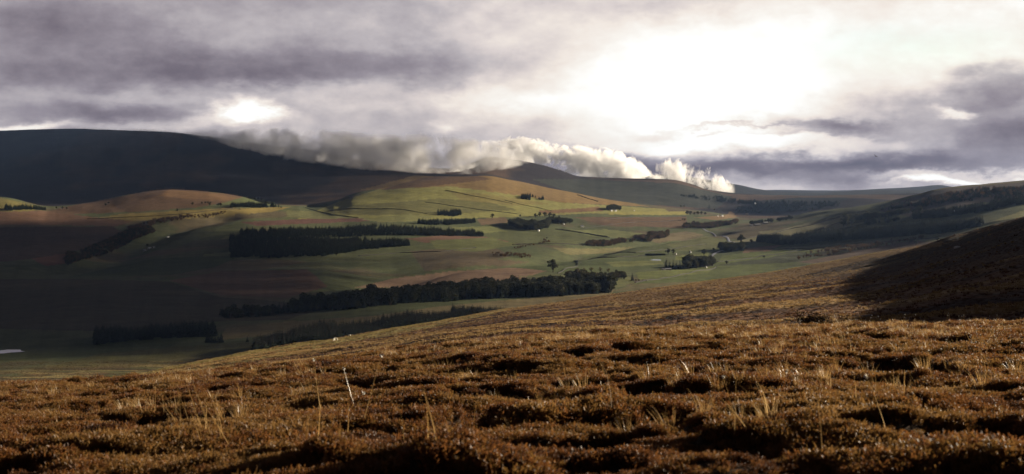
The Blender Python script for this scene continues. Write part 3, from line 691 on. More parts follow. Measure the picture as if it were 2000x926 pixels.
# cotton grass: thin stems with a white tuft
M_cotton = simple_mat('cotton_tuft', (0.85, 0.83, 0.76), 0.9, 0.05, 0.05)
def cotton(seed):
    rr = np.random.default_rng(seed); q = grass_tuft(seed, n=1, hh=0.5, spread=0, wd=0.002, droop=0.1, wind=(-0.15, 0)); ns = len(q)
    top = (np.array(q[-1][2])+np.array(q[-1][3]))/2
    for _ in range(10):
        d = rr.normal(0, 1, 3); d /= np.linalg.norm(d); sd = np.cross(d, rr.normal(0, 1, 3)); sd /= np.linalg.norm(sd)
        strip(q, top-d*0.004, top+d*0.017, 0.006, 0.008, sd)
    return tri_mesh('cotton_%d' % seed, quads=q, mats=(M_straw, M_cotton), mid=[0]*ns+[1]*(len(q)-ns))
cv = [cotton(500+k) for k in range(4)]
cp = []
for (u, v, nn, su, sv_) in ((1662, 640, 13, 12, 4), (1700, 643, 8, 40, 3), (1860, 640, 14, 90, 5), (1560, 655, 10, 60, 6), (1400, 665, 8, 90, 6), (1900, 690, 16, 70, 20), (1750, 700, 12, 150, 30), (1200, 700, 8, 200, 20), (1900, 735, 9, 30, 8), (700, 800, 4, 60, 30), (1650, 830, 3, 120, 20)):
    for _ in range(nn):
        p = ground(u+r.normal(0, su), v+r.normal(0, sv_), 7, 66); cp.append(p+np.array((0, 0, 0.05)))
cp = np.array(cp); n = len(cp)
scatter('cotton_grass', cp, np.c_[r.normal(0, 0.2, n), r.normal(0, 0.2, n), r.uniform(0, 6.28, n)], r.uniform(0.7, 1.3, n), r.integers(0, 4, n), cv, 'small white heads of cotton grass dotted over the moor', 'cotton grass')

# ------------------------------------------------------------------ trees (built 1 m tall, then sized)
M_spruce = leaf_mat('spruce_needles', [(0.0, (0.010, 0.016, 0.010)), (0.5, (0.020, 0.030, 0.016)), (1.0, (0.034, 0.044, 0.022))], trans=0.12, scale=0.04, spec=0.1)
M_leaf = leaf_mat('broad_leaves', [(0.0, (0.022, 0.026, 0.013)), (0.5, (0.042, 0.045, 0.020)), (1.0, (0.075, 0.066, 0.028))], trans=0.2, scale=0.04)
M_rust = leaf_mat('autumn_leaves', [(0.0, (0.050, 0.034, 0.020)), (0.5, (0.095, 0.058, 0.030)), (1.0, (0.15, 0.092, 0.045))], trans=0.25, scale=0.05)
M_bark = simple_mat('bark', (0.060, 0.046, 0.036), 0.95, 0.05, 0.3, 2.0)

def tube(q, p0, p1, r0, r1, k=5):
    p0 = np.asarray(p0, float); p1 = np.asarray(p1, float); d = p1-p0; d /= np.linalg.norm(d)
    a = np.cross(d, (0.31, 0.77, 0.55)); a /= np.linalg.norm(a); b = np.cross(d, a)
    ring = [(math.cos(2*math.pi*i/k)*a+math.sin(2*math.pi*i/k)*b) for i in range(k)]
    for i in range(k):
        j = (i+1) % k; q.append((p0+ring[i]*r0, p0+ring[j]*r0, p1+ring[j]*r1, p1+ring[i]*r1))

def spruce(seed, fat=0.19, whorls=15, nb=9, low=0.08):
    r = np.random.default_rng(seed); T = []; tube(T, (0, 0, -0.04), (0, 0, 0.55), 0.018, 0.009); tube(T, (0, 0, 0.55), (0, 0, 1.0), 0.009, 0.002, 4)
    q = []
    for wv in range(whorls):
        t = wv/(whorls-1); z = low+(0.985-low)*t; L = fat*(1-t)**0.85*r.uniform(0.85, 1.12)+0.012
        n = max(4, int(nb*(1-0.5*t))); a0 = r.uniform(0, 6.28)
        for i in range(n):
            a = a0+2*math.pi*i/n+r.normal(0, 0.15); l = L*r.uniform(0.7, 1.2); d = np.array((math.cos(a), math.sin(a), -0.30-0.25*(1-t))); sd = np.array((-math.sin(a), math.cos(a), r.normal(0, 0.3)))
            p = np.array((0, 0, z)); m = p+d*l*0.55; e = p+d*l+np.array((0, 0, l*0.12))
            strip(q, p, m, l*0.10, l*0.30, sd); strip(q, m, e, l*0.30, l*0.05, sd)
            dn = np.array((math.cos(a)*0.3, math.sin(a)*0.3, -1.0)); strip(q, m-sd*l*0.2, m-sd*l*0.2+dn*l*0.3, l*0.1, l*0.03, d); strip(q, m+sd*l*0.2, m+sd*l*0.2+dn*l*0.3, l*0.1, l*0.03, d)
    return T, q

def broad(seed, width=0.40, trunk=0.16, nleaf=760, lobes=12, leaf=0.055, bare=False):
    r = np.random.default_rng(seed); T = []; q = []
    tube(T, (0, 0, -0.04), (r.normal(0, 0.01), r.normal(0, 0.01), trunk), 0.034, 0.024, 6)
    ends = []
    for i in range(lobes):
        a = 2*math.pi*i/lobes*1.62+r.normal(0, 0.3); rr = width*r.uniform(0.25, 0.85); z = r.uniform(trunk+0.16, 0.84) if i else 0.86
        if i == 0: rr = 0.03
        rr *= math.sqrt(max(0.15, 1-((z-0.55)/0.48)**2))
        e = np.array((rr*math.cos(a), rr*math.sin(a), z)); m = np.array((e[0]*0.4, e[1]*0.4, trunk+(z-trunk)*0.45))
        tube(T, (0, 0, trunk*0.9), m, 0.018, 0.011); tube(T, m, e, 0.011, 0.004, 4); ends.append(e)
        for k in range(7 if bare else 3):
            f = m+(e-m)*r.uniform(0.3, 1); tw = f+r.normal(0, 1, 3)*np.array((0.09, 0.09, 0.06))+np.array((0, 0, 0.05)); tube(T, f, tw, 0.005, 0.0015, 3)
            if bare:
                for kk in range(4): tube(T, tw, tw+r.normal(0, 0.04, 3)+np.array((0, 0, 0.03)), 0.0025, 0.001, 3)
    for e in ends:
        rad = width*r.uniform(0.28, 0.50)
        for k in range(nleaf//lobes):
            d = r.normal(0, 1, 3); d /= np.linalg.norm(d); p = e+d*rad*np.array((1, 1, 0.75))*r.uniform(0.45, 1.0)**0.6
            if p[2] > 1.0: p[2] = 1.0-r.uniform(0, 0.03)
            nv = r.normal(0, 1, 3); nv /= np.linalg.norm(nv); sd = np.cross(nv, r.normal(0, 1, 3)); sd /= np.linalg.norm(sd); s = leaf*r.uniform(0.6, 1.3)
            strip(q, p, p+nv*s, s*0.5, s*0.35, sd)
    return T, q

def shrub(seed, n=520):
    r = np.random.default_rng(seed); T = []; q = []
    for i in range(9):
        a = r.uniform(0, 6.28); e = np.array((0.5*math.cos(a)*r.uniform(0.3, 1), 0.5*math.sin(a)*r.uniform(0.3, 1), r.uniform(0.5, 0.9))); tube(T, (0, 0, -0.05), e*0.5+np.array((0, 0, 0.1)), 0.022, 0.014, 4); tube(T, e*0.5+np.array((0, 0, 0.1)), e, 0.014, 0.004, 4)
        for k in range(n//9):
            d = r.normal(0, 1, 3); d /= np.linalg.norm(d); p = e*r.uniform(0.45, 1.05)+d*0.2*r.uniform(0.3, 1)
            p[2] = abs(p[2]); nv = d+r.normal(0, 0.6, 3)+np.array((0, 0, 0.3)); nv /= np.linalg.norm(nv); sd = np.cross(nv, r.normal(0, 1, 3)); sd /= np.linalg.norm(sd); s = 0.09*r.uniform(0.5, 1.3); strip(q, p, p+nv*s, s*0.35, s*0.08, sd)
    return T, q

def both(name, Tq, mat):
    T, q = Tq; return tri_mesh(name, quads=list(T)+list(q), mats=(M_bark, mat), mid=[0]*len(T)+[1]*len(q))
SPR = [spruce(k, fat=0.20+0.025*(k % 3)) for k in range(5)]
BRD = [broad(20+k, width=0.38+0.03*(k % 3)) for k in range(5)]
RST = [broad(40+k, width=0.36, nleaf=330, leaf=0.036, bare=True) for k in range(4)]
SHR = [shrub(60+k) for k in range(4)]
PINE = [broad(80+k, width=0.27, trunk=0.42, nleaf=460, lobes=7, leaf=0.045) for k in range(2)]
W_SPR = [both('spruce_%d' % k, spruce(110+k, fat=0.27+0.03*(k % 3), low=0.03), M_spruce) for k in range(5)]
W_BRD = [both('broadleaf_%d' % k, s, M_leaf) for k, s in enumerate(BRD)]
W_RST = [both('thin_tree_%d' % k, s, M_rust) for k, s in enumerate(RST)]
W_SHR = [both('scrub_%d' % k, s, M_rust) for k, s in enumerate(SHR)]

def shadeform(quads_mesh): return quads_mesh
PROTO = {}
def tree_thing(kind, p, h, label, cat, group=None, rz=0.0, wide=1.0, name=None):
    """Empty > trunk, crown; later ones are copies sharing the mesh data"""
    key = kind
    T, q, mat, nm = {
        'spruce0': (*SPR[0], M_spruce, 'spruce_tree'), 'spruce1': (*SPR[1], M_spruce, 'spruce_tree'), 'spruce2': (*SPR[2], M_spruce, 'spruce_tree'),
        'broad0': (*BRD[0], M_leaf, 'broadleaf_tree'), 'broad1': (*BRD[1], M_leaf, 'broadleaf_tree'), 'broad2': (*BRD[2], M_leaf, 'broadleaf_tree'),
        'rust0': (*RST[0], M_rust, 'thin_leaved_tree'), 'rust1': (*RST[1], M_rust, 'thin_leaved_tree'),
        'pine0': (*PINE[0], M_spruce, 'pine_tree'), 'pine1': (*PINE[1], M_spruce, 'pine_tree'),
        'shrub0': (*SHR[0], M_leaf, 'shrub'), 'shrub1': (*SHR[1], M_rust, 'shrub'), 'shrub2': (*SHR[2], M_spruce, 'shrub'),
    }[kind]
    if key not in PROTO:
        PROTO[key] = (tri_mesh(nm+'_trunk', quads=T, mats=(M_bark,)), tri_mesh(nm+'_crown', quads=q, mats=(mat,)))
    o = bpy.data.objects.new(name or nm, None); col.objects.link(o); o.empty_display_size = 1
    o.location = p; o.rotation_euler = (0, 0, rz); o.scale = (h*wide, h*wide, h)
    for part, me in zip(('trunk', 'crown') if 'shrub' not in kind else ('stem', 'foliage'), PROTO[key]):
        c = bpy.data.objects.new(part, me); col.objects.link(c); c.parent = o
    return tag(o, label, cat, group)

TR = np.random.default_rng(99)
def fill_px(front, depth, spacing, ymin=950, ymax=8500, gaps=True):
    """points of a stand of trees: front = its near edge seen at (u, v); depth in metres behind it"""
    e = np.array([ground(u, v, ymin, ymax) for u, v in front])
    P = []
    dep = depth if isinstance(depth, (list, tuple)) else [depth]*len(front)
    for i in range(len(e)-1):
        a, b = e[i], e[i+1]; L = np.hypot(*(b-a)[:2]); d = 0.5*(dep[i]+dep[i+1]); n = max(1, int(L*d/spacing**2))
        t = TR.uniform(0, 1, n); k = TR.uniform(0, 1, n)*(dep[i]*(1-t)+dep[i+1]*t)
        x = a[0]+(b[0]-a[0])*t; y = a[1]+(b[1]-a[1])*t; s = x/y; y2 = y+k; P.append(np.stack([s*y2, y2], 1))
    P = np.concatenate(P)
    f = fbm2(P[:, 0]/38, P[:, 1]/75, 7, 3)                                   # gaps and a ragged margin
    P[:, 1] += fbm2(P[:, 0]/30, P[:, 0]/11, 8, 3)*min(60, 0.5*np.mean(dep)); P = P[f > (-0.17 if gaps else -1)]
    return np.c_[P, zat(P[:, 0], P[:, 1])]

def wood(front, depth, spacing, h, kinds, label, cat='wood', name='wood', ymin=950, ymax=8500, var=0.22, gaps=True):
    P = fill_px(front, depth, spacing, ymin, ymax, gaps) if not isinstance(front, np.ndarray) else front
    n = len(P); h = h*(1+0.75*fbm2(P[:, 0]/33, P[:, 1]/60, 9, 3))
    return scatter(name, P, np.c_[TR.normal(0, 0.03, n), TR.normal(0, 0.03, n), TR.uniform(0, 6.28, n)], h*TR.uniform(1-var, 1+var*0.7, n), TR.integers(0, len(kinds), n), kinds, label, cat)

def sy(u0, y0, u1, y1, depth, spacing):
    n = int(abs(u1-u0)/F*0.5*(y0+y1)*depth/spacing**2); t = TR.uniform(0, 1, n); y = y0+(y1-y0)*t+TR.uniform(0, 1, n)*depth; x = (u0+(u1-u0)*t)/F*y-1000/F*y
    return np.c_[x, y, zat(x, y)]
# near plantation behind the lip of the hill
def under_top(u, vtop, h, y0, y1):
    '''depth at which a tree of height h has its tip at vtop'''
    y = np.linspace(y1, y0, 400); x = (u-1000)/F*y; v = VH-F*(zat(x, y)+h)/y
    i = int(np.argmin(np.abs(v-vtop))); return y[i]
P1 = [(497, 654), (540, 646), (580, 638), (640, 632), (740, 617), (820, 611), (900, 599), (960, 594), (990, 600)]
Y1 = [under_top(u, v, 19, 930, 1780) for u, v in P1]; print('near plantation', [round(y) for y in Y1])
P = np.concatenate([sy(a[0], ya-95, b_[0], yb-95, 125, 2.9) for a, b_, ya, yb in zip(P1[:-1], P1[1:], Y1[:-1], Y1[1:])])
wood(P, 0, 0, 18, W_SPR, 'dark spruce plantation just behind the grassy lip of the near hill', name='spruce_plantation')
P = np.concatenate([sy(185, 1430, 420, 1480, 55, 4.5)])
wood(P, 0, 0, 13, W_SPR, 'low dark conifer belt in the lower left of the valley beside the loch', name='conifer_belt')
wood([(590,606),(700,602),(800,593),(900,586),(1000,582),(1090,579),(1192,571)], [60,130,200,240,280,300,90], 7.0, 17, W_SPR+W_BRD[:3], 'long dark mixed belt of trees across the middle of the valley', name='mixed_belt', gaps=False)
wood([(1065,575),(1110,576),(1160,574),(1194,570)], [150,230,200,60], 8.0, 19, W_BRD, 'tall rounded trees at the right end of the long mixed belt', name='tall_wood', var=0.3)
wood([(430,622),(560,612),(700,606)], [40,60,60], 8.0, 12, W_SPR+W_BRD[:3], 'dim thin wood left of the long mixed belt', name='dim_wood')
wood([(1105,548),(1150,549),(1222,547)], 70, 8, 13, W_BRD+W_RST[:2], 'small broadleaved wood behind the right end of the long mixed belt', name='small_wood')
wood([(470,463),(560,463),(700,461),(850,461),(944,461)], [260,330,330,260,60], 12, 17, W_SPR, 'wide dark plantation on the slope left of the farm wood', name='hill_plantation', gaps=False)
wood([(450,504),(560,504),(630,500),(700,489),(800,480)], [640,640,540,260,70], 12, 18, W_SPR, 'dark plantation below the wide one, stepped at its right end', name='stepped_plantation', gaps=False)
wood([(817,438),(870,440),(928,435)], [70,150,60], 10, 17, W_SPR, 'lens shaped plantation on the green hill, lower of two', name='lens_plantation')
wood([(856,421),(880,423),(900,420)], [120,150,60], 10, 17, W_SPR, 'small plantation just above the lens shaped one', name='upper_plantation')
wood([(1018,390),(1040,391),(1062,391)], [90,120,40], 10, 18, W_SPR, 'isolated oblong plantation high on the sunlit hill', name='oblong_plantation')
wood([(995,441),(1015,448),(1045,450),(1066,447),(1072,441)], [150,260,300,260,100], 10, 17, W_BRD+W_SPR[:2], 'dark wood sheltering the farm on the green slope', name='farm_wood')
wood([(1068,436),(1090,438),(1117,436)], [120,140,40], 11, 15, W_BRD, 'lower right part of the sheltering trees beside the farm on the green slope', name='farm_trees')
wood([(1186,411),(1200,411),(1212,411)], [90,110,60], 11, 18, W_BRD, 'round clump of trees round the two white cottages', name='cottage_wood')
wood([(1145,482),(1180,482),(1222,474)], [60,110,60], 9, 13, W_RST+W_RST+W_BRD[:2], 'dark stream side wood, left of two in the valley bottom', name='stream_wood')
wood([(1228,474),(1260,474),(1306,464)], [120,230,120], 10, 14, W_RST+W_RST+W_BRD[:2], 'dark stream side wood, right of two in the valley bottom', name='stream_wood')
wood([(1335,446),(1380,447),(1440,437)], [160,260,120], 11, 14, W_RST+W_RST+W_BRD[:2], 'long scrubby wood along the stream above the road bend', name='scrub_wood')
wood([(1466,440),(1500,436),(1548,428)], [40,60,40], 11, 15, W_BRD, 'row of dark trees sheltering the grey farm below the far forest', name='shelter_row')
wood([(1480,472),(1527,479),(1600,473),(1700,466),(1800,457),(1880,449),(1914,443)], [60,170,190,190,190,190,110], 8.5, 21, W_SPR, 'long straight plantation on the slope at the right', name='long_plantation', gaps=False)
wood([(1690,440),(1725,437),(1756,433)], [60,90,50], 11, 15, W_SPR, 'narrow strip of trees behind the long straight plantation', name='strip_plantation')
wood([(1660,432),(1700,428),(1760,420),(1800,414)], [40,60,60,30], 10, 16, W_BRD+W_SPR[:2], 'dark shelter belt running right from the tall clump', name='shelter_belt')
wood([(1784,428),(1850,424),(1920,414),(2010,398)], [90,150,170,170], 9, 17, W_SPR, 'dark forest strip on the right hill below its crest', name='forest_strip')
wood([(1722,412),(1800,404),(1900,392),(2010,384)], [60,160,300,330], 10.5, 13, W_SPR+W_RST[:1], 'thin dark forest on the crest of the right hill', name='crest_forest')
wood([(1406,491),(1428,492),(1449,489)], [110,130,90], 7, 17, W_BRD+W_SPR[:1], 'dome shaped dark wood beside the road bend', name='dome_wood')
wood([(1336,526),(1360,525),(1392,519)], [120,140,90], 8, 17, W_BRD, 'dark wood round the roadside farm', name='roadside_wood')
wood([(1436,416),(1500,416),(1580,412),(1640,402)], [300,600,500,200], 30, 20, W_SPR, 'far forest darkening the low hill at the head of the valley', name='far_forest')
wood([(1330,384),(1400,394),(1480,398)], [60,330,300], 24, 15, W_SPR, 'scattered far trees on the hill below the torn cloud', name='far_trees', ymin=7000)
wood([(-60,411),(20,412),(90,411)], [50,60,30], 10, 17, W_SPR, 'dark conifer line under the pale knoll at the far left', name='conifer_line')
wood([(452,406),(500,406),(535,405)], [70,80,40], 10, 19, W_SPR, 'small conifer block at the end of the yellow field', name='conifer_block')
wood([(250,452),(300,440),(360,428),(440,419)], [160,120,50,30], 13, 9, W_SHR+W_RST[:2], 'brown scrub along the burn below the yellow field', 'scrub', 'burn_scrub')
wood([(130,520),(200,500),(260,470),(300,455)], [220,330,300,120], 17, 10, W_BRD+W_SHR, 'dim scrubby wood in the dark glen at the left', 'wood', 'glen_wood')
wood([(960,500),(1000,503),(1040,506)], [60,90,50], 13, 6, W_SHR, 'dark gorse on the gully side below the green fields', 'scrub', 'gully_scrub')
wood([(1060,470),(1075,474),(1000,488)], [60,40,50], 20, 5, W_SHR, 'sparse bushes on the gully slope', 'scrub', 'gully_bushes')
wood([(1560,508),(1640,496),(1740,480),(1800,470)], [160,190,150,70], 14, 8, W_SHR+W_RST, 'brown scrub between the near hill and the long plantation', 'scrub', 'brown_scrub')
wood([(690,600),(760,596)], [90,90], 14, 18, W_BRD, 'rounded treetops at the left end of the long mixed belt', 'wood', 'rounded_wood')

# trees one can tell apart
def px_tree(kind, u, v, hpx, label, cat='tree', group=None, ymin=950, wide=1.0, name=None):
    p = ground(u, v, ymin); return tree_thing(kind, p, hpx/F*p[1], label, cat, group, TR.uniform(0, 6.28), wide, name)
px_tree('broad0', 1080, 532, 26, 'lone round tree standing at the back edge of the long mixed belt', wide=1.1)
px_tree('spruce1', 1235, 548, 17, 'dark pointed conifer right of the small broadleaved wood', wide=1.2)
px_tree('spruce0', 483, 668, 13, 'single small spruce left of the near spruce plantation', wide=1.3)
for i, u in enumerate((503, 512, 522, 531, 541, 552, 565, 578, 592, 606, 622, 640)):
    y = float(np.interp(u, [p_[0] for p_ in P1], Y1))-58; x = (u-1000)/F*y
    tree_thing('spruce%d' % (i % 3), (x, y, float(zat(x, y))), TR.uniform(15, 21), 'one of the pointed spruces along the front of the near plantation', 'tree', 'front spruces of the near plantation', TR.uniform(0, 6), 1.15)
for i, u in enumerate((404, 409, 414, 420, 426, 432)):
    px_tree('spruce%d' % (i % 3), u, 669, TR.uniform(17, 25), 'one of the small spruces at the right end of the low conifer belt', group='spruces ending the low conifer belt', wide=1.15)
px_tree('broad1', 962, 426, 9, 'solitary small tree in the field left of the farm wood', wide=1.2)
for i, (u, v, h) in enumerate(((1000,440,12),(1012,437,13),(1046,425,9),(1054,424,10),(1064,424,10),(1074,424,10),(1082,426,9),(1030,446,14),(1056,447,14),(1092,427,6),(1112,437,10),(1104,438,9))):
    px_tree('broad%d' % (i % 3), u, v, h, 'one of the round trees on the edge of the wood at the green slope farm', group='edge trees of the farm wood', wide=1.25)
for i, (u, v, h) in enumerate(((1342,420,9),(1349,420,8),(1356,420,6.5),(1363,420,7.5),(1370,420,7.5),(1377,420,6))):
    px_tree('broad%d' % (i % 3), u, v, h, 'one of the dark trees in the short row below the far green strip', group='short row of trees in mid valley', wide=1.3)
px_tree('spruce2', 1385, 407, 8, 'pointed far tree in the middle of a green strip', wide=1.5)
px_tree('broad2', 1447, 474, 17, 'tall round tree behind the dome shaped wood', wide=1.3)
px_tree('broad1', 1467, 475, 8, 'small round tree right of the dome shaped wood', wide=1.3)
px_tree('broad1', 1419, 516, 7, 'small bush like tree alone in the field below the roadside wood', wide=1.4)
px_tree('broad0', 1394, 490, 6, 'tiny tree beside the road above the roadside wood', wide=1.2)
px_tree('broad2', 1492, 504, 6, 'lone thorn tree in the green field right of the roadside wood', wide=1.3)
px_tree('broad2', 1305, 497, 13, 'taller of two trees beside the small hedge', wide=1.1)
px_tree('broad1', 1315, 497, 11, 'shorter of two trees beside the small hedge', wide=1.1)
px_tree('broad0', 1375, 500, 14, 'broad tree between the roadside wood and the road', wide=1.3)
px_tree('spruce0', 1301, 526, 24, 'tallest dark conifer at the left end of the roadside wood', wide=1.0)
for i, (u, h) in enumerate(((1308, 18), (1315, 20), (1321, 16), (1328, 20), (1334, 18))):
    px_tree('spruce%d' % (i % 3), u, 526, h, 'one of the dark conifers lining the left side of the roadside wood', group='conifers left of the roadside wood', wide=1.25)
for i, (u, v, h) in enumerate(((1345,524,28),(1352,523,26),(1366,522,22),(1378,521,20),(1388,518,20))):
    px_tree('broad%d' % (i % 3), u, v, h, 'one of the tall round trees of the roadside wood', group='tall trees of the roadside wood', wide=1.0)
px_tree('broad0', 1652, 441, 24, 'tallest round tree of the clump above the long plantation', wide=1.05)
px_tree('broad2', 1648, 444, 17, 'lower tree at the left of the clump above the long plantation', wide=1.2)
px_tree('broad1', 1663, 440, 16, 'lower tree at the right of the clump above the long plantation', wide=1.1)
px_tree('broad1', 1832, 474, 12, 'dark round tree peeping over the lip of the near hill', wide=1.2)
px_tree('pine0', 1789, 482, 13, 'thin dark tree among the brown scrub left of the round one', wide=1.1)
for i, (u, v, h) in enumerate(((1598,496,9),(1612,493,10),(1665,489,12),(1676,488,13),(1683,487,11),(1700,485,8),(1715,484,9),(1730,482,8),(1748,481,9))):
    px_tree('rust%d' % (i % 2), u, v, h, 'one of the bare brown trees in the scrub under the long plantation', group='bare trees under the long plantation', wide=1.2)
for i, (u, v, h) in enumerate(((1128,532,10),(1140,531,9),(1155,532,11),(1172,531,10),(1188,533,10))):
    px_tree('rust%d' % (i % 2), u, v, h, 'one of the thin bare trees behind the small broadleaved wood', group='bare trees behind the small wood', wide=1.2)
for i, (u, v, h) in enumerate(((376,401,6),(394,399,5),(401,398,5),(406,398,5),(411,399,5),(426,403,7),(431,403,7),(409,402,6))):
    px_tree('broad%d' % (i % 3), u, v, h, 'one of the small dark trees strung above the yellow field', group='trees strung above the yellow field', wide=1.2)
px_tree('broad2', 346, 414, 7, 'small dark tree at the left end of the yellow field', wide=1.2)
for i, (u, v, h) in enumerate(((452,405,9),(498,393,7),(504,392,7),(510,393,6),(530,404,9),(538,404,8),(544,405,8),(549,406,6),(521,404,6))):
    px_tree(('pine%d' % (i % 2)) if i < 4 else 'spruce%d' % (i % 3), u, v, h, 'one of the thin trees beside the conifer block at the end of the yellow field', group='trees beside the conifer block', wide=1.3)
for i, (u, v, h) in enumerate(((110,408,5),(122,409,6),(130,409,5),(212,398,4),(206,402,5))):
    px_tree('broad%d' % (i % 3), u, v, h, 'one of the tiny trees on the moor right of the pale knoll', group='tiny trees right of the pale knoll', wide=1.3)
px_tree('broad0', 287, 484, 8, 'dark tree behind the pale cottages in the dim glen', wide=1.1)
px_tree('broad1', 657, 500, 7, 'small tree at the foot of the stepped plantation', wide=1.2)
px_tree('broad1', 1016, 424, 5, 'small bush like tree above the left end of the farm wood', wide=1.4)
px_tree('broad0', 1068, 467, 4, 'tiny bush like tree in the green field below the farm wood', wide=1.2)
for i, (u, v, h) in enumerate(((1333,430,4),(1337,431,5),(1395,411,3.5),(1330,404,3),(1336,404,3))):
    px_tree('shrub0', u, v, h, 'one of the far bushes near the short row of trees', 'bush', 'far bushes in mid valley', wide=1.0)
for i, (u, v, h) in enumerate(((1248,549,4),(1255,549,3),(1262,549,2.5),(1242,549,4))):
    px_tree('shrub0', u, v, h, 'one of the low bushes right of the pointed conifer', 'bush', 'bushes right of the pointed conifer', wide=1.2)
# the bush at the foot of the shaded spur
p = ground(1584, 640, 100, 300)
y = 128.0; x = (1578-1000)/F*y
tree_thing('shrub1', (x, y, float(zat(x, y))), 2.05, 'brown spreading bush just beyond the moor brow', 'bush', None, 0.4, 0.95)
y = 130.0; x = (1600-1000)/F*y
tree_thing('shrub0', (x, y, float(zat(x, y))), 1.6, 'green low bush leaning against the brown one beyond the brow', 'bush', None, 2.0, 1.1)

# ------------------------------------------------------------------ farmhouses
M_white = simple_mat('limewash', (0.80, 0.78, 0.73), 0.85, 0.2, 0.10, 0.8)
M_stone = simple_mat('grey_stone', (0.30, 0.28, 0.26), 0.9, 0.15, 0.3, 1.5)
M_slate = simple_mat('slate', (0.11, 0.11, 0.12), 0.45, 0.5, 0.2, 1.2)
M_tin = simple_mat('sheet_roof', (0.42, 0.42, 0.43), 0.35, 0.5, 0.15, 0.6)
M_glass = simple_mat('window_glass', (0.03, 0.035, 0.04), 0.1, 0.6, 0.1, 1.0)
M_wood = simple_mat('painted_door', (0.09, 0.05, 0.03), 0.7, 0.2, 0.2, 2.0)
def boxq(q, x0, x1, y0, y1, z0, z1):
    v = [(x, y, z) for z in (z0, z1) for y in (y0, y1) for x in (x0, x1)]
    for f in ((0,2,3,1),(4,5,7,6),(0,1,5,4),(2,6,7,3),(0,4,6,2),(1,3,7,5)): q.append(tuple(np.array(v[i], float) for i in f))
def house_parts(L, W, H, pitch, wallm, roofm, barn=False):
    P = []; q = []; R = W/2*pitch
    boxq(q, -L/2, L/2, -W/2, W/2, -1.5, H)
    for s in (-1, 1):                                   # gables
        x = s*(L/2); xi = s*(L/2-0.35); A, B, Cc = np.array((x,-W/2,H+.002)), np.array((x,W/2,H+.002)), np.array((x,0,H+R))
        D, E, G_ = np.array((xi,-W/2,H+.002)), np.array((xi,W/2,H+.002)), np.array((xi,0,H+R))
        q += [(A,B,Cc,Cc),(D,E,G_,G_),(A,Cc,G_,D),(B,Cc,G_,E)]
    P.append(('wall', q, wallm, None))
    q = []
    for s in (-1, 1):
        a = np.array((0, s*(W/2+.35), H-.35*pitch)); b = np.array((0, 0, H+R)); up = np.array((0, 0, .22))
        pts = [p+np.array((x, 0, 0))+u for u in (0*up, up) for p in (a, b) for x in (-L/2-.3, L/2+.3)]
        for f in ((0,1,3,2),(4,6,7,5),(0,4,5,1),(2,3,7,6),(0,2,6,4),(1,5,7,3)): q.append(tuple(pts[i] for i in f))
    P.append(('roof', q, roofm, None))
    if not barn:
        for s in (-1, 1):
            q = []; x = s*(L/2-.5); boxq(q, x-.4, x+.4, -.35, .35, H+R-.5, H+R+1.0); boxq(q, x-.2, x+.2, -.2, .2, H+R+1.002, H+R+1.35); P.append(('chimney', q, M_stone, 'roof'))
    for s in (-1, 1):
        y = s*(W/2)
        for i, x in enumerate(np.linspace(-L/2+1.8, L/2-1.8, 2 if barn else 4)):
            q = []
            if barn: boxq(q, x-.9, x+.9, y-.04, y+.04, 1.2, 2.0); P.append(('window', q, M_glass, None))
            elif i == 1 and s < 0: boxq(q, x-.5, x+.5, y-.05, y+.05, 0, 2.05); P.append(('door', q, M_wood, None))
            else: boxq(q, x-.45, x+.45, y-.04, y+.04, .95, 2.25); P.append(('window', q, M_glass, None))
    return [(nm, tri_mesh(nm, quads=q, mats=(m,)), par) for nm, q, m, par in P]
HT = {'cottage': house_parts(12, 6.0, 3.2, 0.85, M_white, M_slate), 'farmhouse': house_parts(13, 7, 5.4, 0.8, M_white, M_slate), 'barn': house_parts(20, 9, 3.6, 0.55, M_stone, M_tin, True), 'stonehouse': house_parts(11, 6, 3.0, 0.85, M_stone, M_slate)}
def house(kind, u, v, label, rz=None, group=None, dy=0.0, k=1.0, cat='house'):
    p = ground(u, v, 950)
    if dy:
        y = p[1]+dy; x = (u-1000)/F*y; p = np.array((x, y, float(zat(x, y))))
    o = bpy.data.objects.new({'barn': 'barn', 'stonehouse': 'stone_cottage'}.get(kind, kind), None); col.objects.link(o); o.location = p; o.scale = (k, k, k)
    o.rotation_euler = (0, 0, math.radians(65 if rz is None else rz))
    made = {}
    for nm, me, par in HT[kind]:
        c = bpy.data.objects.new(nm, me); col.objects.link(c); c.parent = made.get(par, o); made.setdefault(nm, c)
    return tag(o, label, cat, group)
house('cottage', 1194, 412.2, 'white cottage in front of the round clump, left of two')
house('cottage', 1202, 412.4, 'white cottage in front of the round clump, right of two', 50)
house('stonehouse', 1197, 409.5, 'small grey house half hidden in the round clump behind the white pair', 20)
house('cottage', 1239, 412, 'small white hut alone on the bright green strip', 70, k=.6)
house('cottage', 1137, 443.5, 'white cottage alone in the field right of the farm wood', 35)
house('farmhouse', 1052, 451.5, 'white house at the front edge of the farm wood', 70, k=.7)
house('cottage', 1101, 438.5, 'white gabled house below the right end of the farm wood', 75, k=.8)
house('cottage', 1011, 443.5, 'pale house at the left end of the farm wood', 75, k=.8)
house('cottage', 1402, 422.5, 'smaller of two white houses in the tan field in mid valley', 60, k=.7)
house('farmhouse', 1410, 422.8, 'larger of two white houses in the tan field in mid valley', 40)
house('farmhouse', 1475, 398.5, 'white house alone at the edge of the far forest', 70, k=1.1)
house('cottage', 1459, 418.5, 'pale cottage below the left end of the far forest', 30)
house('barn', 1495, 436.5, 'pale roofed barn among the shelter row', 25, cat='barn')
house('barn', 1479, 440.5, 'grey roofed barn at the left end of the shelter row', 15, cat='barn')
house('stonehouse', 1467, 441.5, 'small grey cottage left of the grey roofed barn', 30)
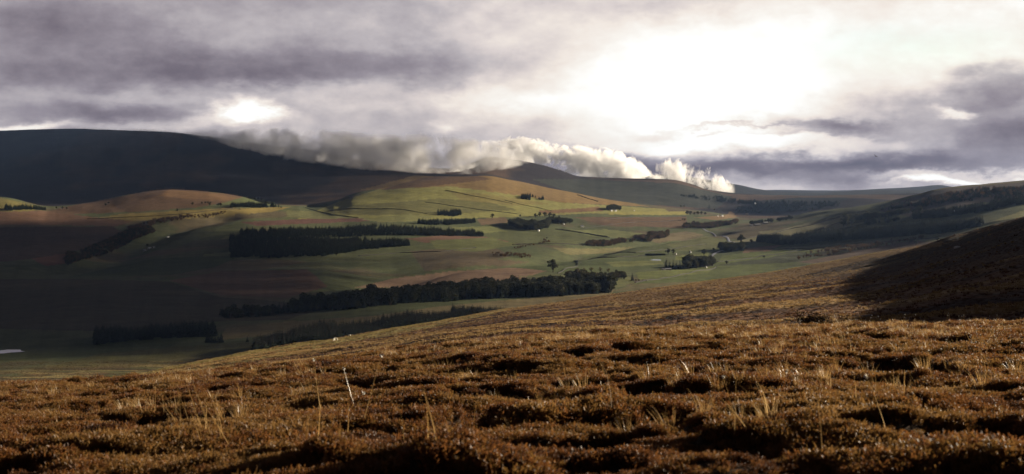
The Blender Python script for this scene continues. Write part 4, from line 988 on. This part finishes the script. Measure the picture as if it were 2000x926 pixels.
house('cottage', 1320, 497, 'tiny white house beside the two trees and small hedge', 70, k=.6)
house('cottage', 1348, 493.5, 'white gabled house behind the roadside wood', 75, k=.8)
house('farmhouse', 1379, 523.5, 'small white house at the right foot of the roadside wood', 75, k=.5)
house('cottage', 1296, 527.5, 'low pale cottage at the left foot of the roadside wood', 30, k=.6)
house('barn', 1305, 527.5, 'low grey shed in front of the conifers of the roadside wood', 15, k=.6, cat='barn')
house('cottage', 283, 490, 'pale cottage in the dim glen, nearest of three', 75, k=.8)
house('cottage', 292, 485.5, 'pale cottage in the dim glen, middle of three', 70, k=.8)
house('stonehouse', 300, 484.5, 'grey cottage in the dim glen, farthest of three', 60, k=.8)
house('cottage', 328, 464, 'single dim cottage on the slope above the glen houses', 60, k=.8)
house('farmhouse', 1865, 416.5, 'pale farmhouse on the right hill below the forest strip', 60)

# ------------------------------------------------------------------ road, water, dykes
def ribbon(name, pts, width, mat, lift, label, cat, ymin=950):
    e = np.array([ground(u, v, ymin) for u, v in pts]); P = []
    for a, b in zip(e[:-1], e[1:]):
        n = max(2, int(np.hypot(*(b-a)[:2])/6)); t = np.linspace(0, 1, n, endpoint=False)[:, None]; P.append(a+(b-a)*t)
    P = np.concatenate(P+[e[-1:]])[:, :2]
    for _ in range(25): P[1:-1] = 0.25*P[:-2]+0.5*P[1:-1]+0.25*P[2:]
    d = np.gradient(P, axis=0); d /= np.linalg.norm(d, axis=1)[:, None]; nn = np.stack([-d[:, 1], d[:, 0]], 1)
    l = P+nn*width/2; r_ = P-nn*width/2
    zc = np.max([zat(P[:, 0], P[:, 1]), zat(l[:, 0], l[:, 1]), zat(r_[:, 0], r_[:, 1])], 0)+lift
    for _ in range(6): zc[1:-1] = np.maximum(zc[1:-1], 0.5*(zc[:-2]+zc[2:]))
    v = np.concatenate([np.c_[l, zc], np.c_[r_, zc], np.c_[l+nn*1.2, zc-1.4], np.c_[r_-nn*1.2, zc-1.4]]); n = len(P); i = np.arange(n-1)
    f = np.concatenate([np.c_[i, i+1, n+i+1, n+i], np.c_[2*n+i, 2*n+i+1, i+1, i], np.c_[n+i, n+i+1, 3*n+i+1, 3*n+i]])
    return tag(link(name, mesh_np(name, v, f), mat), label, cat, kind='structure')
M_road = simple_mat('wet_tarmac', (0.10, 0.10, 0.105), 0.42, 0.5, 0.15, 0.2)
ribbon('road', [(1372,446),(1377,449.5),(1384,453),(1396,457),(1411,461),(1421,463.5),(1422.5,467),(1424,471.5),(1432,473.5),(1436,476),(1426,481.5),(1416,487),(1406,491),(1399,493.5),(1393,497),(1388,502),(1386,506),(1372,512),(1350,516)], 6.5, M_road, 0.35, 'pale wet road winding through the valley fields', 'road')
M_water, g = new_mat('still_water')
b = g.n('ShaderNodeBsdfPrincipled'); b.inputs['Base Color'].default_value = (0.02, 0.025, 0.03, 1); b.inputs['Roughness'].default_value = 0.12; b.inputs['IOR'].default_value = 1.33
b.inputs['Specular IOR Level'].default_value = 0.5
g.l(b.outputs[0], g.n('ShaderNodeOutputMaterial').inputs[0])
def water(name, xy_, z, label):
    n = len(xy_); v = [(x, y, z) for x, y in xy_]; me = bpy.data.meshes.new(name); me.from_pydata(v, [], [tuple(range(n))]); me.update()
    return tag(link(name, me, M_water), label, 'loch', kind='structure')
water('loch', pondxy, POND_Z, 'small pale loch at the left edge of the dark valley floor')
pp = ground(1282, 508.5, 950); e1 = [(-11,-9),(8,-11),(12,0),(9,10),(-9,9),(-13,1)]
M_pool = M_water
water('pool', [(pp[0]+a, pp[1]+b_*2.2) for a, b_ in e1], max(float(zat(pp[0]+a, pp[1]+b_*2.2)) for a, b_ in e1)+0.15, 'thin bright pool of standing water in the green field')

M_dyke = simple_mat('dry_stone', (0.045, 0.042, 0.038), 0.95, 0.1, 0.4, 0.8)
def dyke(pts, label, hgt=1.5, wd=0.8, ymin=950, mat=None, name='dry_stone_wall', cat='wall'):
    e = np.array([ground(u, v, ymin) for u, v in pts]); P = []
    for a, b in zip(e[:-1], e[1:]):
        n = max(2, int(np.hypot(*(b-a)[:2])/9)); t = np.linspace(0, 1, n, endpoint=False)[:, None]; P.append(a+(b-a)*t)
    P = np.concatenate(P+[e[-1:]])[:, :2]; d = np.gradient(P, axis=0); d /= np.linalg.norm(d, axis=1)[:, None]+1e-9; nn = np.stack([-d[:, 1], d[:, 0]], 1)
    zc = zat(P[:, 0], P[:, 1]); top = zc+hgt*(1+0.25*RNG.normal(0, 1, len(P)).clip(-1.5, 1.5)); n = len(P); i = np.arange(n-1)
    l = P+nn*wd/2; r_ = P-nn*wd/2
    v = np.concatenate([np.c_[l, zc-1], np.c_[l*.8+r_*.2, top], np.c_[r_*.8+l*.2, top], np.c_[r_, zc-1]])
    f = np.concatenate([np.c_[k*n+i, k*n+i+1, (k+1)*n+i+1, (k+1)*n+i] for k in range(3)])
    f = np.concatenate([f, [[0, n, 2*n, 3*n], [n-1, 2*n-1, 3*n-1, 4*n-1]]])
    return tag(link(name, mesh_np(name, v, f), mat or M_dyke), label, cat, kind='thing')
dyke([(596,406),(622,413),(652,420),(700,425)], 'field wall slanting down the left flank of the sunlit hill')
dyke([(640,412),(720,408),(790,410),(835,418)], 'field wall crossing the green flank above the wide plantation')
dyke([(985,391),(1030,402),(1077,412)], 'field wall running down right from the oblong plantation')
dyke([(1128,381),(1148,388),(1168,394)], 'thick dark hedge bank on the brown slope above the bright strip', 3.0, 4.0)
dyke([(1085,448),(1130,454),(1190,464)], 'dark bank between the two green fields right of the farm wood', 2.6, 4.0)
dyke([(1140,446),(1180,441),(1245,434),(1330,431)], 'field wall along the brown field behind the solitary white cottage')
dyke([(870,372),(930,384),(1000,398)], 'faint field wall high on the pale top of the sunlit hill')
dyke([(1180,498),(1240,494),(1300,488),(1380,477)], 'field wall dividing the green fields left of the road')
dyke([(1120,510),(1200,503),(1262,499)], 'field wall in front of the small hedge in the valley bottom')
dyke([(1260,498.5),(1282,498),(1300,498.5)], 'small dark hedge running left from the two trees', 4.0, 6.0, mat=M_leaf, name='hedge', cat='hedge')
dyke([(1500,487),(1600,485),(1720,473),(1838,462)], 'field wall in front of the long plantation')
dyke([(1130,508),(1128,520),(1090,534)], 'field wall running down to the lone round tree')
dyke([(1400,512),(1480,502),(1560,490),(1590,487)], 'field wall crossing the green fields right of the road')
dyke([(1240,552),(1320,540),(1400,522)], 'field wall below the roadside wood')
dyke([(1440,470),(1540,448),(1640,424)], 'field wall slanting up the slope above the long plantation', 2.0, 1.2)
dyke([(1560,462),(1620,440),(1650,432)], 'short field wall left of the tall clump on the right slope', 2.0, 1.2)
dyke([(700,500),(780,494),(860,492),(930,484)], 'field wall over the green spur right of the stepped plantation')
dyke([(830,395),(880,402),(960,412),(1010,418)], 'field wall slanting over the pale sunlit hill above the plantations')
dyke([(1180,428),(1260,424),(1340,423)], 'field wall edging the brown field under the bright strip')
dyke([(1000,478),(1080,476),(1140,480)], 'field wall above the gully left of the stream side woods')
dyke([(170,428),(260,424),(360,418),(470,409)], 'field wall along the lower edge of the yellow field')
dyke([(620,448),(720,452),(820,458)], 'field wall on the reddish strip left of the farm wood', ymin=3000)

# ------------------------------------------------------------------ sheep, bird, pale boulder
M_fleece = simple_mat('fleece', (0.72, 0.68, 0.58), 0.95, 0.05, 0.15, 9.0)
M_face = simple_mat('dark_face', (0.05, 0.045, 0.04), 0.8, 0.1, 0.2, 9.0)
def skin_mesh(name, V, E, R, mat, sub=2):
    me = bpy.data.meshes.new(name); me.from_pydata(V, E, []); me.update(); o = bpy.data.objects.new(name, me); col.objects.link(o)
    o.modifiers.new('skin', 'SKIN'); o.modifiers.new('sub', 'SUBSURF').levels = sub
    for d, r in zip(me.skin_vertices[0].data, R): d.radius = (r, r)
    me.skin_vertices[0].data[0].use_root = True
    dg = bpy.context.evaluated_depsgraph_get(); m2 = bpy.data.meshes.new_from_object(o.evaluated_get(dg)); bpy.data.objects.remove(o)
    m2.materials.clear(); m2.materials.append(mat)
    m2.polygons.foreach_set('use_smooth', np.ones(len(m2.polygons), bool)); return m2
sheep_me = skin_mesh('sheep', [(0,0,.62),(.35,0,.66),(.52,0,.80),(.66,0,.92),(.84,0,.86),(-.35,0,.64),(-.52,0,.60),(.33,.14,.40),(.33,.14,.05),(.33,-.14,.40),(.33,-.14,.05),(-.38,.14,.42),(-.42,.14,.22),(-.36,.14,.04),(-.38,-.14,.42),(-.42,-.14,.22),(-.36,-.14,.04)],
    [(0,1),(1,2),(2,3),(3,4),(0,5),(5,6),(1,7),(7,8),(1,9),(9,10),(5,11),(11,12),(12,13),(5,14),(14,15),(15,16)],
    [.29,.27,.16,.12,.07,.27,.08,.09,.04,.09,.04,.11,.055,.04,.11,.055,.04], M_fleece)
for i, (u, v, y0, rz, lab) in enumerate(((682, 658, 400, 0.5, 'white sheep on the pale grassy lip, farthest right of three'), (657, 665, 380, 2.9, 'white sheep on the pale grassy lip, middle of three'), (652, 666.5, 380, 1.2, 'white sheep on the pale grassy lip, farthest left of three'))):
    p = ground(u, v, y0, 800); o = bpy.data.objects.new('sheep', sheep_me); col.objects.link(o); o.location = p; o.rotation_euler = (0, 0, rz); o.scale = (0.95,)*3
    tag(o, lab, 'sheep', 'sheep on the near hill')
M_bird = simple_mat('dark_plumage', (0.05, 0.045, 0.045), 0.8, 0.1, 0.2, 20)
bird_me = skin_mesh('bird', [(0,0,0),(.14,0,.0),(.22,0,.03),(.28,0,.02),(-.16,0,.0),(-.30,0,.0),(.06,.16,.07),(-.01,.34,.13),(-.10,.52,.10),(.06,-.16,.07),(-.01,-.34,.13),(-.10,-.52,.10)],
    [(0,1),(1,2),(2,3),(0,4),(4,5),(0,6),(6,7),(7,8),(0,9),(9,10),(10,11)], [.075,.06,.045,.015,.05,.035,.05,.04,.012,.05,.04,.012], M_bird)
o = bpy.data.objects.new('bird', bird_me); col.objects.link(o); yb = 300.0; o.location = ((1710-1000)/F*yb, yb, (VH-305)/F*yb); o.rotation_euler = (math.radians(38), math.radians(20), math.radians(70))
tag(o, 'small dark bird gliding before the grey cloud band', 'bird')
M_pale = simple_mat('pale_rock', (0.55, 0.53, 0.50), 0.85, 0.2, 0.2, 3.0)
rr = np.random.default_rng(5)
import bmesh
bm = bmesh.new(); bmesh.ops.create_icosphere(bm, subdivisions=3, radius=0.8)
for v_ in bm.verts:
    k = 1+0.35*(float(fbm3(np.array([v_.co.x*1.3]), np.array([v_.co.y*1.3]), np.array([v_.co.z*1.3]), 5, 3)[0])); v_.co = Vector((v_.co.x*1.3*k, v_.co.y*k, v_.co.z*0.7*k))
me = bpy.data.meshes.new('boulder'); bm.to_mesh(me); bm.free()
o = link('boulder', me, M_pale); o.location = ground(1870, 484, 200, 900); tag(o, 'small pale boulder on the shaded dark spur', 'boulder')

# ------------------------------------------------------------------ clouds made of fine droplets (small flakes that scatter light)
def droplet_mat(name, c):
    m, g = new_mat(name)
    d = g.n('ShaderNodeBsdfDiffuse'); t = g.n('ShaderNodeBsdfTranslucent'); mx = g.n('ShaderNodeMixShader'); mx.inputs[0].default_value = 0.5
    d.inputs[0].default_value = (*c, 1); t.inputs[0].default_value = (*c, 1)
    g.l(d.outputs[0], mx.inputs[1]); g.l(t.outputs[0], mx.inputs[2]); g.l(mx.outputs[0], g.n('ShaderNodeOutputMaterial').inputs[0]); return m
M_drop = droplet_mat('cloud_droplets', (0.985, 0.985, 0.985))
CR = np.random.default_rng(2024)
def flakes(name, P, size, label, cat='cloud', mat=None, lean=0.0):
    n = len(P); nv = CR.normal(0, 1, (n, 3)); nv /= np.linalg.norm(nv, axis=1)[:, None]; nv = nv+SUN*lean*np.where(nv@SUN > 0, 1, -1)[:, None]; nv /= np.linalg.norm(nv, axis=1)[:, None]
    a = np.cross(nv, CR.normal(0, 1, (n, 3))); a /= np.linalg.norm(a, axis=1)[:, None]; b = np.cross(nv, a)
    s = (np.asarray(size)*CR.uniform(0.7, 1.3, n)/2)[:, None]
    v = np.stack([P-a*s-b*s, P+a*s-b*s, P+a*s+b*s, P-a*s+b*s], 1).reshape(-1, 3)
    return tag(link(name, mesh_np(name, v, np.arange(4*n).reshape(-1, 4)), mat or M_drop), label, cat, kind='stuff')
FINE = 0.36
def puff(blobs, nscale, seed, rag=1.0, softness=0.2, aniso=(1, 1, 1)):
    """blobs: (u, v, y, radius u px, radius v px, depth m, optical depth, flake m); billowing noise carves them"""
    out = []; sz = []
    for (u, v, y, ru, rv, dm, tau, fl) in blobs:
        fl = fl*FINE; k = y/F; area = math.pi*ru*rv*k*k; n = int(tau*area/(0.5*fl*fl)*2.2)
        q = CR.normal(0, 1, (n, 3)); q *= (CR.uniform(0, 1, n)**(1/2.6)/np.linalg.norm(q, axis=1))[:, None]*1.3; d = np.linalg.norm(q, axis=1)
        x = (u-1000)*k+q[:, 0]*ru*k; z = (VH-v)*k+q[:, 2]*rv*k; yy = y+q[:, 1]*dm
        s = nscale
        wx = fbm3(x/s*0.7, yy/s*0.7, z/s*0.7, seed+50, 3)*0.9; wz = fbm3(x/s*0.7+40, yy/s*0.7, z/s*0.7, seed+60, 3)*0.9
        w = fbm3(x/s/aniso[0]+wx, yy/s, z/s/aniso[2]+wz, seed, 6, 0.58)*2.6+0.9*fbm3(x/s*0.28, yy/s*0.28, z/s*0.28, seed+9, 3)
        keep = (w*rag+0.76-0.95*d-2.6*np.clip(d-0.75, 0, 1)) > CR.uniform(-softness, softness, n)
        keep &= zat(x, yy) < z
        out.append(np.stack([x, yy, z], 1)[keep]); sz.append(np.full(int(keep.sum()), fl))
    P = np.concatenate(out); print('flakes', len(P)); return P, np.concatenate(sz)
def vapour(name, st, ry, dens, ns, rag, soft, label, seed=0.0, squash=1.0, rough=0.6, aniso=0.3, step=0.2):
    """a bank of cloud lying along stations (u, v, y, half height px, share of density): even droplets, carved by billowing noise"""
    a = np.array(st, float); x = (a[:, 0]-1000)/F*a[:, 2]; z = (VH-a[:, 1])/F*a[:, 2]; rz = a[:, 3]/F*a[:, 2]; y = a[:, 2]
    B, A = np.polyfit(x, y, 1)
    x0, x1 = x[0], x[-1]; z0, z1 = z.min(), z.max()+1e-6; rm = rz.max()
    m, g = new_mat(name)
    sep = g.n('ShaderNodeSeparateXYZ'); tc_ = g.n('ShaderNodeTexCoord').outputs['Object']; g.l(tc_, sep.inputs[0]); X, Y, Zc = sep.outputs
    T = g.m('DIVIDE', g.m('SUBTRACT', X, float(x0)), float(x1-x0), clamp=True)
    rp = g.ramp(T, [(float((xx-x0)/(x1-x0)), (float((zz-z0)/(z1-z0)), float(rr/rm), float(dd))) for xx, zz, rr, dd in zip(x, z, rz, a[:, 4])], 'B_SPLINE')
    sc_ = g.n('ShaderNodeSeparateColor'); g.l(rp, sc_.inputs[0])
    zc = g.m('MULTIPLY_ADD', sc_.outputs[0], float(z1-z0), float(z0)); rr = g.m('MULTIPLY', sc_.outputs[1], float(rm))
    dz = g.m('DIVIDE', g.m('SUBTRACT', Zc, zc), rr); dy = g.m('DIVIDE', g.m('SUBTRACT', Y, g.m('MULTIPLY_ADD', X, float(B), float(A))), float(ry))
    d = g.m('SQRT', g.m('ADD', g.m('MULTIPLY', dz, dz), g.m('MULTIPLY', dy, dy)))
    mp = g.n('ShaderNodeMapping'); g.l(tc_, mp.inputs[0]); mp.inputs['Location'].default_value = (seed, seed*2, 0); mp.inputs['Scale'].default_value = (1, 1, squash)
    n1_ = g.noise(mp.outputs[0], 1.0/ns, 7, rough, 0.7); n2_ = g.noise(mp.outputs[0], 0.28/ns, 3, 0.5, 0.3)
    wv = g.m('ADD', g.m('MULTIPLY', g.m('SUBTRACT', n1_, 0.5), 2.6*rag), g.m('MULTIPLY', g.m('SUBTRACT', n2_, 0.5), 1.6*rag))
    f = g.m('SUBTRACT', g.m('SUBTRACT', g.m('ADD', wv, 0.62), g.m('MULTIPLY', d, 0.85)), g.m('MULTIPLY', g.m('MAXIMUM', g.m('SUBTRACT', d, 0.7), 0.0), 2.6))
    de = g.m('MULTIPLY', g.m('MULTIPLY', g.m('DIVIDE', f, soft, clamp=True), sc_.outputs[2]), dens)
    pv = g.n('ShaderNodeVolumePrincipled'); pv.inputs['Color'].default_value = (0.99, 0.99, 0.99, 1); pv.inputs['Anisotropy'].default_value = aniso; g.l(de, pv.inputs['Density'])
    g.l(pv.outputs[0], g.n('ShaderNodeOutputMaterial').inputs['Volume'])
    m.cycles.volume_step_rate = step
    # closed skin just outside the droplets
    K_ = 20; V_ = []; xs = np.linspace(x0, x1, 40); zs = np.interp(xs, x, z); rs = np.interp(xs, x, rz)
    for xx, zz, r_ in zip(xs, zs, rs):
        for k in range(K_):
            an = 2*math.pi*k/K_; V_.append((xx, A+B*xx+1.12*ry*math.cos(an), zz+1.12*r_*math.sin(an)))
    f_ = [(i_*K_+k, i_*K_+(k+1) % K_, (i_+1)*K_+(k+1) % K_, (i_+1)*K_+k) for i_ in range(39) for k in range(K_)]
    me = bpy.data.meshes.new(name); me.from_pydata(V_, [], f_+[tuple(range(K_))[::-1], tuple(39*K_+k for k in range(K_))]); me.update()
    return tag(link(name, me, m), label, 'cloud', kind='stuff')
vapour('cloud_bank', [(380,260,8300,8,0),(450,268,8250,22,0.5),(520,277,8180,36,0.8),(600,285,8100,46,1),(680,294,8030,54,1),(760,301,7980,58,1),(830,303,8020,57,1),(890,308,8100,52,1),(950,309,8300,42,0.8),(1010,309,8500,22,0.35),(1040,312,8600,10,0)], 160, 0.027, 120, 1.45, 0.9, 'grey cloud bank spilling over the top of the dark hill', 3.0)
vapour('sunlit_mist', [(850,336,8300,4,0),(880,333,8450,12,0.7),(915,331,8600,16,0.9),(945,330,8750,15,0.8),(970,326,8850,20,1),(995,330,8950,13,0.7),(1015,335,9000,6,0.3),(1040,337,9000,3,0)], 70, 0.024, 48, 2.2, 0.6, 'cream sunlit mist curling in front of the peaked hill', 21.0, 0.8, 0.64)
vapour('cumulus_cloud', [(940,290,9950,16.8,0),(985,292,9950,26.4,0.7),(1040,300,9950,33.6,1),(1095,310,9950,37.2,1),(1145,319,9950,37.2,1),(1190,326,9950,37.2,1),(1225,329,9950,33.6,1),(1252,336,9950,24.0,1),(1272,345,9950,13.2,0.8),(1300,351,9950,6.0,0)], 190, 0.028, 70, 2.3, 0.35, 'bright white billowing cloud behind the peaked hill', 40.0, 1.0, 0.66)
vapour('torn_cloud', [(1282,328,9250,8.7,0),(1300,331,9250,21.8,1),(1328,339,9250,27.6,1),(1352,347,9250,29.0,1),(1378,356,9250,30.4,1),(1400,362,9250,29.0,0.9),(1420,367,9250,18.8,0.6),(1436,370,9250,8.7,0)], 95, 0.030, 36, 4.2, 0.8, 'ragged torn wisp of cloud trailing down the far ridge', 77.0, 0.5, 0.74)
vapour('cap_mist', [(90,252,8450,2,0),(170,252,8450,4,0.6),(260,254,8430,5,0.8),(330,258,8400,6,1),(410,266,8350,7,1),(470,276,8300,7,0.6),(500,280,8250,3,0)], 70, 0.010, 60, 1.2, 0.6, 'thin veil of mist along the skyline of the dark hill', 11.0)
# unseen high cloud off to the right, shaped to shade chosen ground
DECK = 2250.0
def deck_cloud(name, zone_fn, x0, x1, y0, y1, label, fl=30):
    cell = 60.0; gx = np.arange(x0, x1, cell); gy = np.arange(y0, y1, cell); gx, gy = np.meshgrid(gx, gy)
    tau = zone_fn(gx, gy); foot = fl*fl/2/math.tan(SUN_EL)*1.05
    lam = tau*cell*cell/foot; n = CR.poisson(lam); k = np.repeat(np.arange(n.size), n.ravel())
    x = gx.ravel()[k]+CR.uniform(0, cell, len(k)); y = gy.ravel()[k]+CR.uniform(0, cell, len(k)); z = np.maximum(zat(x, y), -160)
    h = DECK+CR.normal(0, 60, len(k)); t = (h-z)/SUN[2]
    P = np.stack([x+SUN[0]*t, y+SUN[1]*t, h], 1)
    return flakes(name, P, fl, label)
def soft(u, y, pts, blur):
    """1 inside a polygon given as (u, y), falling off over blur (m)"""
    px = [((a-1000)/F*b, b) for a, b in pts]; x = (u-1000)/F*y
    best = np.full(x.shape, 1e9)
    for a, b in zip(px, px[1:]+px[:1]):
        a = np.array(a); d = np.array(b)-a; t = np.clip(((x-a[0])*d[0]+(y-a[1])*d[1])/(d@d+1e-9), 0, 1); best = np.minimum(best, np.hypot(x-a[0]-t*d[0], y-a[1]-t*d[1]))
    ins = inpoly(x, y, px); sd = np.where(ins, best, -best); return smooth(-blur, blur, sd)
def zone_hill(x, y):
    u = 1000+F*x/y; n = fbm2(x/700, y/700, 5, 3)
    a = soft(u, y, [(-700,6500),(300,6450),(480,6500),(640,6650),(760,7000),(860,7600),(840,9600),(-700,9600)], 220)*(2.9-2.3*smooth(320, 720, u))
    b = soft(u, y, [(1480,7300),(1600,6800),(1900,5400),(1900,9000),(1500,9000)], 300)*0.45
    return np.clip(a+b*(1+1.2*n), 0, 4)
def zone_valley(x, y):
    u = 1000+F*x/y; n = fbm2(x/420, y/700, 15, 4)
    a = soft(u, y, [(-900,1250),(330,1330),(430,1480),(560,1550),(660,1900),(640,2500),(560,3100),(470,3700),(330,4300),(150,4700),(-900,4750)], 260)*4.5
    b = soft(u, y, [(400,1500),(900,1500),(1120,2000),(1150,3000),(950,3900),(500,4200)], 350)*0.2
    c = soft(u, y, [(1480,3300),(2300,2600),(2300,5400),(1500,5600)], 300)*0.0
    d = soft(u, y, [(1100,1500),(1500,1700),(1700,2400),(1500,3600),(1200,4300),(1000,3000)], 350)*0.0
    return np.clip(a+(b+c+d)*(1+2.0*n), 0, 4)
deck_cloud('high_cloud', zone_hill, -5200, 3400, 5200, 9900, 'unseen broken high cloud shading the dark hill')
deck_cloud('high_cloud', zone_valley, -2600, 2400, 1100, 5700, 'unseen broken high cloud shading the left of the valley')
